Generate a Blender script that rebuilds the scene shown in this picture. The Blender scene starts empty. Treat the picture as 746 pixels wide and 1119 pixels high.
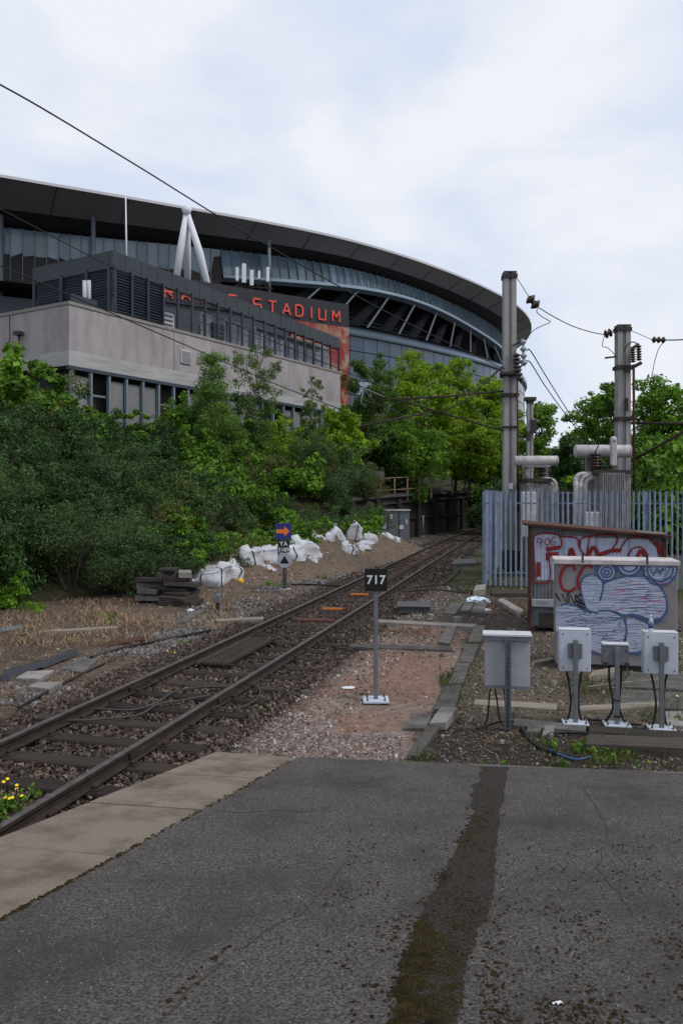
import bpy, math, random
import numpy as np
from mathutils import Vector, Matrix

# ------------------------------------------------------------------ camera, sky, sun, exposure
scene = bpy.context.scene
col = scene.collection
CAMZ, F, CX, HY = 2.86, 870.0, 373.0, 543.0        # eye height (m), focal length and horizon of the photograph
cam_d = bpy.data.cameras.new('camera')
cam = bpy.data.objects.new('camera', cam_d); col.objects.link(cam)
cam_d.sensor_fit = 'HORIZONTAL'; cam_d.sensor_width = 36.0; cam_d.lens = 36.0 * F / 746.0
cam_d.shift_y = -(559.5 - HY) / 746.0
cam_d.clip_start = 0.1; cam_d.clip_end = 3000
cam.location = (0, 0, CAMZ); cam.rotation_euler = (math.radians(90), 0, 0)
scene.camera = cam

SUN_EL, SUN_AZ = math.radians(52), math.radians(118)   # azimuth clockwise from +Y: high, to the right and a little behind
world = bpy.data.worlds.new('World'); scene.world = world; world.use_nodes = True
wn, wl = world.node_tree.nodes, world.node_tree.links
wn.clear()
wo = wn.new('ShaderNodeOutputWorld'); bg = wn.new('ShaderNodeBackground'); bg.inputs['Strength'].default_value = 0.1
sky = wn.new('ShaderNodeTexSky'); sky.sky_type = 'NISHITA'; sky.sun_disc = False
sky.sun_elevation = SUN_EL; sky.sun_rotation = SUN_AZ
tc = wn.new('ShaderNodeTexCoord')
mp = wn.new('ShaderNodeMapping'); mp.inputs['Scale'].default_value = (1.0, 1.0, 1.9); mp.inputs['Location'].default_value = (5.3, 1.7, 0.35)
n1 = wn.new('ShaderNodeTexNoise'); n1.inputs['Scale'].default_value = 3.2; n1.inputs['Detail'].default_value = 7; n1.inputs['Roughness'].default_value = 0.5
n1.inputs['Distortion'].default_value = 0.35
cr = wn.new('ShaderNodeValToRGB')
cr.color_ramp.elements[0].position = 0.40; cr.color_ramp.elements[0].color = (5.65, 6.25, 7.5, 1)
cr.color_ramp.elements[1].position = 0.60; cr.color_ramp.elements[1].color = (7.2, 7.4, 7.85, 1)
mx = wn.new('ShaderNodeMixRGB'); mx.inputs['Fac'].default_value = 0.94
wl.new(tc.outputs['Generated'], mp.inputs['Vector']); wl.new(mp.outputs['Vector'], n1.inputs['Vector'])
wl.new(n1.outputs['Fac'], cr.inputs['Fac']); wl.new(sky.outputs['Color'], mx.inputs['Color1']); wl.new(cr.outputs['Color'], mx.inputs['Color2'])
wl.new(mx.outputs['Color'], bg.inputs['Color']); wl.new(bg.outputs['Background'], wo.inputs['Surface'])

sun_d = bpy.data.lights.new('sun', 'SUN'); sun_d.energy = 1.5; sun_d.angle = math.radians(12); sun_d.color = (1.0, 0.96, 0.90)
sun = bpy.data.objects.new('sun', sun_d); col.objects.link(sun)
sd = Vector((math.sin(SUN_AZ) * math.cos(SUN_EL), math.cos(SUN_AZ) * math.cos(SUN_EL), math.sin(SUN_EL)))
sun.rotation_euler = sd.to_track_quat('Z', 'Y').to_euler(); sun.location = (0, 0, 60)

scene.view_settings.view_transform = 'Standard'; scene.view_settings.look = 'None'
scene.view_settings.exposure = 0.32; scene.view_settings.gamma = 1.0; scene.view_settings.use_curve_mapping = False
scene.render.engine = 'CYCLES'
scene.cycles.max_bounces = 6; scene.cycles.transparent_max_bounces = 8
scene.cycles.use_denoising = True

# ------------------------------------------------------------------ helpers
rnd = random.Random(7)
R = math.radians

def G(px, py, z=0.0):
    """ground point (height z) seen at a photograph pixel"""
    d = F * (CAMZ - z) / (py - HY)
    return Vector(((px - CX) / F * d, d, z))

def A(px, py, d):
    """point at depth d seen at a photograph pixel"""
    return Vector(((px - CX) / F * d, d, CAMZ + (HY - py) / F * d))

def vnoise(x, y, seed=0, octaves=3):
    """smooth value noise on numpy arrays, about -1..1"""
    x = np.asarray(x, float); y = np.asarray(y, float)
    out = np.zeros(np.broadcast(x, y).shape); amp = 1.0; tot = 0
    for o in range(octaves):
        xi = np.floor(x).astype(np.int64); yi = np.floor(y).astype(np.int64)
        fx = x - xi; fy = y - yi; fx = fx * fx * (3 - 2 * fx); fy = fy * fy * (3 - 2 * fy)
        def h(a, b):
            n = (a * 374761393 + b * 668265263 + (seed + o * 17) * 982451653) & 0x7fffffff
            n = ((n ^ (n >> 13)) * 1274126177) & 0x7fffffff
            return (n ^ (n >> 16)) % 65536 / 32767.5 - 1
        v = (h(xi, yi) * (1 - fx) + h(xi + 1, yi) * fx) * (1 - fy) + (h(xi, yi + 1) * (1 - fx) + h(xi + 1, yi + 1) * fx) * fy
        out = out + v * amp; tot += amp; amp *= 0.5; x = x * 2.03 + 11.3; y = y * 2.03 + 5.7
    return out / tot

class MB:
    """collects shapes for ONE mesh object"""
    def __init__(s): s.v = []; s.f = []; s.smooth = []
    def add(s, vs, fs, smooth=False):
        b = len(s.v); s.v += [tuple(p) for p in vs]
        for f in fs: s.f.append(tuple(i + b for i in f)); s.smooth.append(smooth)
        return s
    def box(s, c, size, rot=None, bev=0.0):
        hx, hy, hz = size[0] / 2, size[1] / 2, size[2] / 2
        M = rot if rot is not None else Matrix.Identity(3); c = Vector(c)
        if bev <= 0:
            vs = [Vector((sx * hx, sy * hy, sz * hz)) for sz in (-1, 1) for sy in (-1, 1) for sx in (-1, 1)]
            fs = [(0, 2, 3, 1), (4, 5, 7, 6), (0, 1, 5, 4), (2, 6, 7, 3), (0, 4, 6, 2), (1, 3, 7, 5)]
        else:
            b = min(bev, hx * .9, hy * .9, hz * .9)
            def ring(z, ix, iy):
                X, Y = hx - ix, hy - iy
                return [Vector(p) for p in ((X - b, -Y, z), (X, -Y + b, z), (X, Y - b, z), (X - b, Y, z), (-X + b, Y, z), (-X, Y - b, z), (-X, -Y + b, z), (-X + b, -Y, z))]
            vs = ring(-hz, b * .7, b * .7) + ring(-hz + b, 0, 0) + ring(hz - b, 0, 0) + ring(hz, b * .7, b * .7)
            fs = [tuple(range(7, -1, -1)), tuple(range(24, 32))]
            for k in range(3):
                for i in range(8):
                    j = (i + 1) % 8; fs.append((k * 8 + i, k * 8 + j, k * 8 + 8 + j, k * 8 + 8 + i))
        return s.add([c + M @ p for p in vs], fs)
    def beam(s, a, b, w, h, up=(0, 0, 1)):
        a, b = Vector(a), Vector(b); d = (b - a); L = d.length; y = d.normalized(); up = Vector(up)
        if abs(y.dot(up)) > .98: up = Vector((1, 0, 0))
        x = y.cross(up).normalized(); z = x.cross(y)
        M = Matrix((x, y, z)).transposed()
        return s.box((a + b) / 2, (w, L, h), M)
    def tube(s, pts, r, n=8, caps=True, smooth=True):
        pts = [Vector(p) for p in pts]; rs = r if isinstance(r, (list, tuple)) else [r] * len(pts)
        vs, fs = [], []
        t0 = (pts[1] - pts[0]).normalized()
        ref = Vector((0, 0, 1)) if abs(t0.z) < .9 else Vector((1, 0, 0))
        u = t0.cross(ref).normalized()
        for i, p in enumerate(pts):
            t = (pts[min(i + 1, len(pts) - 1)] - pts[max(i - 1, 0)])
            t = t.normalized() if t.length > 1e-9 else t0
            u = (u - t * u.dot(t)).normalized(); w = t.cross(u)
            for k in range(n):
                a = 2 * math.pi * k / n
                vs.append(p + (u * math.cos(a) + w * math.sin(a)) * rs[i])
        for i in range(len(pts) - 1):
            for k in range(n):
                j = (k + 1) % n; fs.append((i * n + k, i * n + j, i * n + n + j, i * n + n + k))
        s.add(vs, fs, smooth)
        if caps:
            b = len(s.v) - len(vs); s.f.append(tuple(b + k for k in range(n - 1, -1, -1))); s.smooth.append(False)
            e = b + (len(pts) - 1) * n; s.f.append(tuple(e + k for k in range(n))); s.smooth.append(False)
        return s
    def lathe(s, base, axis, prof, n=14, smooth=True):
        """prof: (distance along axis, radius)"""
        axis = Vector(axis).normalized(); base = Vector(base)
        pts = [base + axis * a for a, r in prof]; ref = Vector((0, 0, 1)) if abs(axis.z) < .9 else Vector((1, 0, 0))
        u = axis.cross(ref).normalized(); w = axis.cross(u); vs, fs = [], []
        for p, (a, r) in zip(pts, prof):
            for k in range(n):
                t = 2 * math.pi * k / n; vs.append(p + (u * math.cos(t) + w * math.sin(t)) * max(r, 1e-4))
        for i in range(len(prof) - 1):
            for k in range(n):
                j = (k + 1) % n; fs.append((i * n + k, i * n + j, i * n + n + j, i * n + n + k))
        fs.append(tuple(range(n - 1, -1, -1))); fs.append(tuple((len(prof) - 1) * n + k for k in range(n)))
        return s.add(vs, fs, smooth)
    def prism(s, poly, z0, z1):
        """vertical prism over a ground polygon (counter-clockwise); z0, z1 numbers or functions of x, y"""
        n = len(poly); g = lambda z, p: z(p[0], p[1]) if callable(z) else z
        vs = [(p[0], p[1], g(z0, p)) for p in poly] + [(p[0], p[1], g(z1, p)) for p in poly]
        fs = [tuple(range(n - 1, -1, -1)), tuple(range(n, 2 * n))] + [(i, (i + 1) % n, n + (i + 1) % n, n + i) for i in range(n)]
        return s.add(vs, fs)
    def ribbon(s, pts, w, M):
        """flat painted stroke: 2-D polyline (u, v) of width w, placed by M(u, v) -> 3-D"""
        P = [np.array(p, float) for p in pts]; n = len(P); vs = []
        for i in range(n):
            t = P[min(i + 1, n - 1)] - P[max(i - 1, 0)]; t = t / (np.linalg.norm(t) + 1e-9); nn = np.array((-t[1], t[0]))
            wi = (w[i] if isinstance(w, (list, tuple)) else w) / 2
            vs.append(M(*(P[i] + nn * wi))); vs.append(M(*(P[i] - nn * wi)))
        return s.add(vs, [(2 * i, 2 * i + 1, 2 * i + 3, 2 * i + 2) for i in range(n - 1)])
    def build(s, name, mat, parent=None, loc=None):
        me = bpy.data.meshes.new(name); me.from_pydata(s.v, [], s.f)
        me.polygons.foreach_set('use_smooth', s.smooth); me.update()
        return link(name, me, mat, parent, loc)

def link(name, me, mat, parent=None, loc=None):
    o = bpy.data.objects.new(name, me); col.objects.link(o)
    if mat is not None and not me.materials: me.materials.append(mat)
    if loc is not None: o.location = loc
    if parent is not None: o.parent = parent
    return o

def np_mesh(name, verts, faces, smooth=False, attr=None):
    """fast mesh from numpy arrays; faces (n,k); attr: per-face RGB written to a colour attribute 'tint'"""
    me = bpy.data.meshes.new(name); nf, k = faces.shape
    me.vertices.add(len(verts)); me.vertices.foreach_set('co', np.ascontiguousarray(verts, np.float32).ravel())
    me.loops.add(nf * k); me.loops.foreach_set('vertex_index', np.ascontiguousarray(faces, np.int32).ravel())
    me.polygons.add(nf); me.polygons.foreach_set('loop_start', np.arange(0, nf * k, k, dtype=np.int32))
    try: me.polygons.foreach_set('loop_total', np.full(nf, k, np.int32))
    except Exception: pass
    me.polygons.foreach_set('use_smooth', np.full(nf, smooth))
    me.update(calc_edges=True)
    if attr is not None:
        a = me.color_attributes.new('tint', 'FLOAT_COLOR', 'CORNER' if len(attr) == nf else 'POINT')
        d = np.repeat(attr, k, axis=0) if len(attr) == nf else attr
        d = np.c_[d, np.ones(len(d))].astype(np.float32); a.data.foreach_set('color', d.ravel())
    return me

def tag(o, label=None, cat=None, group=None, kind=None):
    if label: o['label'] = label
    if cat:
        o['category'] = cat
        if not kind and o.type in ('MESH', 'EMPTY'): o['kind'] = 'thing'
    if group: o['group'] = group
    if kind: o['kind'] = kind
    return o

def thing(name, loc, label, cat, group=None, rz=0.0):
    o = bpy.data.objects.new(name, None); col.objects.link(o); o.location = loc; o.rotation_euler = (0, 0, rz)
    o.empty_display_size = 0.2
    return tag(o, label, cat, group)

def copy_tree(o, parent=None):
    c = o.copy(); col.objects.link(c); c.parent = parent
    for ch in [k for k in bpy.data.objects if k.parent is o]: copy_tree(ch, c)
    return c

def rotz(a): return Matrix.Rotation(a, 3, 'Z')

def spline(pts, n=6):
    """Catmull-Rom through 2-D or 3-D points"""
    P = [np.array(p, float) for p in pts]; P = [2 * P[0] - P[1]] + P + [2 * P[-1] - P[-2]]; out = []
    for i in range(1, len(P) - 2):
        for k in range(n):
            t = k / n
            out.append(.5 * ((2 * P[i]) + (-P[i - 1] + P[i + 1]) * t + (2 * P[i - 1] - 5 * P[i] + 4 * P[i + 1] - P[i + 2]) * t * t + (-P[i - 1] + 3 * P[i] - 3 * P[i + 1] + P[i + 2]) * t ** 3))
    out.append(P[-2]); return out

# ------------------------------------------------------------------ materials
def material(name, base, rough=.8, var=None, scale=4.0, amount=.5, bump=0.0, bscale=40.0, metal=0.0, spec=.3, grime=None, gscale=1.2, gamount=.5, stretch=(1, 1, 1), attr=False, coords='Object', rand=0.0):
    m = bpy.data.materials.new(name); m.use_nodes = True; nt = m.node_tree; N, L = nt.nodes, nt.links
    p = N['Principled BSDF']; p.inputs['Roughness'].default_value = rough; p.inputs['Metallic'].default_value = metal
    p.inputs['Specular IOR Level'].default_value = spec
    t = N.new('ShaderNodeTexCoord'); mpn = N.new('ShaderNodeMapping'); mpn.inputs['Scale'].default_value = stretch
    if coords == 'World':
        g = N.new('ShaderNodeNewGeometry'); L.new(g.outputs['Position'], mpn.inputs['Vector'])
    else: L.new(t.outputs[coords], mpn.inputs['Vector'])
    oi = N.new('ShaderNodeObjectInfo')
    if coords == 'Object':
        sc = N.new('ShaderNodeVectorMath'); sc.operation = 'SCALE'; sc.inputs[0].default_value = (13.1, 7.7, 5.3); L.new(oi.outputs['Random'], sc.inputs['Scale']); L.new(sc.outputs[0], mpn.inputs['Location'])
    def noise(s, d=6, r=.6):
        n = N.new('ShaderNodeTexNoise'); n.inputs['Scale'].default_value = s; n.inputs['Detail'].default_value = d; n.inputs['Roughness'].default_value = r
        L.new(mpn.outputs['Vector'], n.inputs['Vector']); return n
    if attr:
        a = N.new('ShaderNodeVertexColor'); a.layer_name = 'tint'; csock = a.outputs['Color']
    else:
        rgb = N.new('ShaderNodeRGB'); rgb.outputs[0].default_value = (*base, 1); csock = rgb.outputs[0]
    def mix(sock, colour, n, lo, hi, fac):
        rp = N.new('ShaderNodeMapRange'); rp.inputs['From Min'].default_value = lo; rp.inputs['From Max'].default_value = hi; rp.inputs['To Max'].default_value = fac; rp.clamp = True
        L.new(n.outputs['Fac'], rp.inputs['Value']); x = N.new('ShaderNodeMixRGB'); L.new(rp.outputs['Result'], x.inputs['Fac'])
        L.new(sock, x.inputs['Color1']); x.inputs['Color2'].default_value = (*colour, 1); return x.outputs['Color']
    if var is not None: csock = mix(csock, var, noise(scale), .38, .68, amount)
    if grime is not None: csock = mix(csock, grime, noise(gscale, 8, .65), .45, .66, gamount)
    if attr and var is None and amount:   # fine value break-up
        n = noise(scale, 5, .7); rp = N.new('ShaderNodeMapRange'); rp.inputs['From Min'].default_value = .3; rp.inputs['From Max'].default_value = .7; rp.inputs['To Min'].default_value = 1 - amount; rp.inputs['To Max'].default_value = 1 + amount
        L.new(n.outputs['Fac'], rp.inputs['Value']); hs = N.new('ShaderNodeHueSaturation'); L.new(rp.outputs['Result'], hs.inputs['Value']); L.new(csock, hs.inputs['Color']); csock = hs.outputs['Color']
    if rand:
        rp = N.new('ShaderNodeMapRange'); rp.inputs['To Min'].default_value = 1 - rand; rp.inputs['To Max'].default_value = 1 + rand
        L.new(oi.outputs['Random'], rp.inputs['Value']); hs = N.new('ShaderNodeHueSaturation'); L.new(rp.outputs['Result'], hs.inputs['Value']); L.new(csock, hs.inputs['Color']); csock = hs.outputs['Color']
    L.new(csock, p.inputs['Base Color'])
    if bump:
        b = N.new('ShaderNodeBump'); b.inputs['Strength'].default_value = bump; b.inputs['Distance'].default_value = .02
        L.new(noise(bscale, 5, .65).outputs['Fac'], b.inputs['Height']); L.new(b.outputs['Normal'], p.inputs['Normal'])
    return m

def leaf_material(name, c1, c2, rand=.25, trans=.35):
    m = bpy.data.materials.new(name); m.use_nodes = True; N, L = m.node_tree.nodes, m.node_tree.links
    N.clear(); out = N.new('ShaderNodeOutputMaterial')
    g = N.new('ShaderNodeNewGeometry'); oi = N.new('ShaderNodeObjectInfo')
    n = N.new('ShaderNodeTexNoise'); n.inputs['Scale'].default_value = 1.7; n.inputs['Detail'].default_value = 5; n.inputs['Roughness'].default_value = .7
    L.new(g.outputs['Position'], n.inputs['Vector'])
    rp = N.new('ShaderNodeMapRange'); rp.inputs['From Min'].default_value = .33; rp.inputs['From Max'].default_value = .67; L.new(n.outputs['Fac'], rp.inputs['Value'])
    x = N.new('ShaderNodeMixRGB'); L.new(rp.outputs['Result'], x.inputs['Fac']); x.inputs['Color1'].default_value = (*c1, 1); x.inputs['Color2'].default_value = (*c2, 1)
    a = N.new('ShaderNodeVertexColor'); a.layer_name = 'tint'
    mu = N.new('ShaderNodeMixRGB'); mu.blend_type = 'MULTIPLY'; mu.inputs['Fac'].default_value = 1; L.new(x.outputs['Color'], mu.inputs['Color1']); L.new(a.outputs['Color'], mu.inputs['Color2'])
    hs = N.new('ShaderNodeHueSaturation'); rr = N.new('ShaderNodeMapRange'); rr.inputs['To Min'].default_value = 1 - rand; rr.inputs['To Max'].default_value = 1 + rand
    L.new(oi.outputs['Random'], rr.inputs['Value']); L.new(rr.outputs['Result'], hs.inputs['Value']); L.new(mu.outputs['Color'], hs.inputs['Color'])
    p = N.new('ShaderNodeBsdfPrincipled'); p.inputs['Roughness'].default_value = .55; p.inputs['Specular IOR Level'].default_value = .25
    tr = N.new('ShaderNodeBsdfTranslucent'); ms = N.new('ShaderNodeMixShader'); ms.inputs['Fac'].default_value = trans
    L.new(hs.outputs['Color'], p.inputs['Base Color']); L.new(hs.outputs['Color'], tr.inputs['Color'])
    L.new(p.outputs[0], ms.inputs[1]); L.new(tr.outputs[0], ms.inputs[2]); L.new(ms.outputs[0], out.inputs['Surface'])
    return m

def glass_material(name, base, rough=.08, var=None):
    m = material(name, base, rough, var=var, scale=.35, amount=.6, spec=.7, rand=.35); return m

M = {}
M['ground'] = material('ground_soil', (.1, .08, .07), .95, attr=True, scale=9, amount=.45, bump=.9, bscale=28, coords='World', spec=.1)
M['embank'] = material('embankment_soil', (.030, .024, .017), .95, var=(.018, .022, .010), scale=1.5, amount=.8, bump=.6, bscale=10, spec=.1)
M['stone'] = material('ballast_stone', (.2, .18, .17), .9, attr=True, scale=30, amount=.3, spec=.2)
M['asphalt'] = material('asphalt', (.022, .0195, .0185), .88, var=(.150, .134, .124), scale=62, amount=1.0, bump=.55, bscale=190, grime=(.034, .029, .026), gscale=1.3, gamount=.8, spec=.3)
M['patch'] = material('asphalt_patch', (.026, .021, .014), .95, var=(.019, .0165, .015), scale=7, amount=.95, bump=1.0, bscale=90, grime=(.095, .083, .076), gscale=70, gamount=.7, spec=.2)
M['moss'] = material('moss', (.024, .018, .010), .95, var=(.062, .046, .013), scale=9, amount=.8, bump=.8, bscale=120, spec=.1, rand=.3)
M['coping'] = material('coping_concrete', (.235, .195, .155), .9, var=(.140, .115, .092), scale=75, amount=.75, bump=.6, bscale=150, grime=(.070, .058, .047), gscale=2.2, gamount=.7, spec=.2, rand=.12)
M['concrete'] = material('weathered_concrete', (.24, .22, .205), .9, var=(.20, .19, .18), scale=3, amount=.8, bump=.3, bscale=70, grime=(.10, .095, .09), gscale=5, gamount=.5, spec=.2, rand=.15)
M['trough'] = material('trough_concrete', (.115, .108, .104), .92, var=(.065, .06, .055), scale=5, amount=.8, bump=.4, bscale=70, grime=(.03, .034, .02), gscale=4, gamount=.55, spec=.15, rand=.25)
M['pale_plank'] = material('pale_plank', (.24, .21, .17), .85, var=(.13, .11, .09), scale=5, amount=.8, bump=.3, bscale=40, stretch=(.3, 3, 3), grime=(.07, .058, .048), gscale=4, gamount=.6, rand=.15)
M['timber'] = material('old_timber', (.060, .050, .044), .93, var=(.028, .024, .022), scale=7, amount=.8, bump=.7, bscale=30, stretch=(.25, 3, 3), grime=(.10, .09, .08), gscale=6, gamount=.35, spec=.15, rand=.3)
M['sleeper'] = material('sleeper_wood', (.042, .033, .028), .93, var=(.022, .017, .015), scale=6, amount=.8, bump=.7, bscale=26, stretch=(.3, 4, 4), grime=(.055, .044, .038), gscale=3, gamount=.4, spec=.15, rand=.3)
M['rail_side'] = material('rail_rust', (.030, .020, .016), .85, var=(.016, .012, .011), scale=5, amount=.8, bump=.4, bscale=50, grime=(.060, .040, .030), gscale=7, gamount=.5, spec=.3)
M['rail_top'] = material('rail_head', (.12, .105, .098), .38, var=(.05, .042, .038), scale=9, amount=.8, metal=.5, bump=.1, bscale=60)
M['rust_dark'] = material('dark_rust', (.034, .022, .018), .85, var=(.018, .015, .014), scale=6, amount=.8, grime=(.07, .04, .03), gscale=5, gamount=.4)
M['rust'] = material('rusty_steel', (.062, .022, .014), .85, var=(.032, .015, .011), scale=6, amount=.8, bump=.4, bscale=50, grime=(.14, .06, .035), gscale=9, gamount=.4)
M['galv'] = material('galvanised_steel', (.175, .19, .205), .55, var=(.125, .137, .15), scale=6, amount=.7, metal=.35, bump=.06, bscale=60, grime=(.10, .10, .10), gscale=5, gamount=.35)
M['fence'] = material('palisade_steel', (.215, .270, .365), .6, var=(.16, .205, .285), scale=3, amount=.7, metal=.15, bump=.06, bscale=30, grime=(.10, .11, .13), gscale=3, gamount=.4, rand=.14)
M['mast'] = material('mast_steel', (.30, .30, .31), .75, var=(.21, .21, .215), scale=2.5, amount=.8, metal=.2, bump=.15, bscale=30, grime=(.36, .33, .30), gscale=1.6, gamount=.5, stretch=(3, 3, .6))
M['dark_steel'] = material('dark_steel', (.030, .028, .028), .75, var=(.06, .04, .032), scale=8, amount=.6, bump=.2, bscale=40)
M['porcelain'] = material('brown_insulator', (.035, .016, .013), .35, spec=.5, var=(.05, .026, .02), scale=10)
M['glass_ins'] = material('grey_insulator', (.22, .25, .28), .35, spec=.5)
M['wire'] = material('black_cable', (.012, .012, .013), .6)
M['cable_grey'] = material('dusty_cable', (.045, .042, .042), .8, var=(.10, .09, .08), scale=20, amount=.5)
M['trans'] = material('transformer_paint', (.22, .215, .22), .7, var=(.15, .145, .145), scale=3, amount=.7, bump=.1, bscale=30, grime=(.09, .07, .055), gscale=3, gamount=.5)
M['tank'] = material('pale_tank_paint', (.46, .445, .455), .6, var=(.36, .345, .345), scale=2, amount=.7, grime=(.19, .16, .14), gscale=4, gamount=.5)
M['box_grey'] = material('grey_enclosure', (.31, .32, .35), .55, var=(.25, .26, .29), scale=3, amount=.6, grime=(.22, .21, .20), gscale=4, gamount=.35)
M['box_white'] = material('white_enclosure', (.47, .51, .59), .5, var=(.35, .385, .455), scale=3, amount=.5, grime=(.34, .34, .36), gscale=5, gamount=.3)
M['box_lid'] = material('enclosure_lid', (.48, .49, .53), .55, grime=(.36, .34, .32), gscale=6, gamount=.5)
M['cab_body'] = material('cabinet_paint', (.235, .225, .235), .65, var=(.17, .165, .17), scale=2.5, amount=.7, bump=.05, bscale=30, grime=(.12, .11, .105), gscale=3, gamount=.4)
M['cab_lid'] = material('cabinet_roof', (.50, .47, .47), .65, var=(.38, .35, .34), scale=6, amount=.7, grime=(.2, .17, .15), gscale=5, gamount=.5)
M['corrugated'] = material('corrugated_iron', (.185, .195, .215), .6, var=(.13, .135, .15), scale=4, amount=.7, metal=.25, grime=(.10, .06, .045), gscale=5, gamount=.45)
M['p_white'] = material('paint_white', (.46, .50, .62), .7, var=(.34, .38, .49), scale=9, amount=.7)
M['p_pale'] = material('paint_pale_blue', (.14, .175, .29), .7, var=(.105, .135, .23), scale=7, amount=.7)
M['p_blue'] = material('paint_blue', (.045, .085, .19), .7, var=(.07, .12, .25), scale=12, amount=.6)
M['p_red'] = material('paint_red', (.22, .014, .018), .7, var=(.14, .012, .014), scale=12, amount=.6)
M['p_pink'] = material('paint_pink', (.38, .12, .20), .7)
M['p_black'] = material('paint_black', (.008, .008, .010), .6)
M['sign_black'] = material('sign_black', (.006, .006, .007), .5)
M['sign_blue'] = material('sign_blue', (.018, .028, .16), .45)
M['sign_orange'] = material('sign_orange', (.68, .16, .030), .5)
M['sign_white'] = material('sign_white', (.62, .64, .68), .5, grime=(.4, .4, .4), gscale=8, gamount=.4)
M['sign_grey'] = material('sign_grey', (.32, .33, .36), .55)
M['orange_strip'] = material('orange_strip', (.50, .15, .025), .7, grime=(.2, .08, .04), gscale=20, gamount=.6)
M['bag'] = material('woven_bag', (.55, .565, .61), .75, var=(.40, .41, .445), scale=5, amount=.7, bump=.35, bscale=22, grime=(.30, .265, .23), gscale=3, gamount=.45, rand=.1)
M['strap'] = material('dark_strap', (.022, .024, .030), .8)
M['sand'] = material('spoil_sand', (.120, .085, .060), .95, var=(.065, .046, .034), scale=6, amount=.8, bump=.7, bscale=35, grime=(.17, .13, .10), gscale=14, gamount=.5)
M['yellow'] = material('yellow_plastic', (.65, .36, .02), .5)
M['plastic_blue'] = material('pale_blue_polythene', (.50, .62, .72), .35, var=(.66, .70, .75), scale=9, amount=.8)
M['chamber'] = material('chamber_plastic', (.050, .054, .062), .55, var=(.075, .08, .088), scale=5, amount=.6, grime=(.10, .09, .08), gscale=8, gamount=.3)
M['tarp'] = material('black_tarpaulin', (.014, .016, .021), .5, var=(.03, .032, .04), scale=5, amount=.6)
M['brick'] = material('sooty_brick', (.026, .022, .022), .95, var=(.014, .012, .013), scale=5, amount=.7, bump=.8, bscale=14, grime=(.05, .042, .04), gscale=3, gamount=.4)
M['bark'] = material('bark', (.050, .040, .032), .95, var=(.025, .02, .017), scale=8, amount=.8, bump=.6, bscale=25, stretch=(3, 3, .6))
M['birch'] = material('birch_bark', (.30, .28, .25), .85, var=(.05, .045, .04), scale=5, amount=.8, stretch=(1, 1, 4))
M['railing'] = material('rusty_railing', (.27, .20, .145), .85, var=(.12, .06, .04), scale=6, amount=.8)
M['straw'] = material('dry_stalks', (.30, .20, .115), .9, attr=True, scale=3, amount=.2)
M['grass'] = leaf_material('grass_blades', (.055, .085, .018), (.10, .115, .030), rand=.15)
M['leaf_dark'] = leaf_material('leaf_dark', (.015, .048, .013), (.062, .125, .026), trans=.3)
M['leaf_blue'] = leaf_material('leaf_blue_green', (.030, .068, .026), (.105, .165, .050), trans=.32)
M['leaf_mid'] = leaf_material('leaf_mid', (.042, .122, .010), (.165, .310, .026), trans=.35)
M['leaf_bright'] = leaf_material('leaf_bright', (.125, .265, .012), (.300, .420, .030), trans=.52, rand=.15)
M['leaf_olive'] = leaf_material('leaf_olive', (.065, .095, .020), (.165, .180, .046), trans=.3)
M['leaf_birch'] = leaf_material('leaf_birch', (.070, .150, .026), (.150, .250, .050), trans=.45)
M['flower'] = material('yellow_flower', (.75, .55, .01), .6)
M['blossom'] = material('white_blossom', (.65, .65, .55), .6)
# stadium and building
M['roof_top'] = material('roof_metal', (.32, .33, .36), .5, var=(.26, .27, .3), scale=.3)
M['roof_edge'] = material('roof_edge_metal', (.50, .50, .52), .45)
M['soffit'] = material('soffit_metal', (.26, .245, .25), .40, var=(.20, .19, .195), scale=.15, amount=.8, metal=.2, spec=.5)
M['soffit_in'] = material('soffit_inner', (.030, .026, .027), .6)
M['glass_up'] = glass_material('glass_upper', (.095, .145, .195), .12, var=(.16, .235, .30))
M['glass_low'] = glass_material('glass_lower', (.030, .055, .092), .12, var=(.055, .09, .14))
M['band_pale'] = material('pale_band', (.26, .34, .42), .45, var=(.20, .27, .34), scale=.3)
M['mullion'] = material('mullion_grey', (.16, .20, .235), .5)
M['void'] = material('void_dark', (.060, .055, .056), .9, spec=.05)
M['strut'] = material('strut_steel', (.12, .14, .17), .55)
M['rib_dark'] = material('rib_dark', (.012, .014, .019), .9, spec=.05)
M['col_white'] = material('column_white', (.62, .64, .68), .5)
M['facade_dark'] = material('screen_dark', (.030, .036, .047), .55, var=(.022, .026, .034), scale=1.2, amount=.7, spec=.4)
M['louvre'] = material('louvre_blue', (.040, .055, .080), .5, rand=.2)
M['panel_grey'] = material('panel_grey', (.20, .195, .20), .8, var=(.15, .145, .15), scale=2, amount=.6, rand=.12)
M['signboard'] = material('signboard_dark', (.020, .022, .030), .6)
M['sign_letter'] = material('letter_red', (.62, .085, .055), .5)
M['pane'] = glass_material('window_pane', (.10, .12, .15), .08, var=(.30, .31, .33))
M['plant'] = material('plant_pale', (.42, .42, .44), .6)

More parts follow.
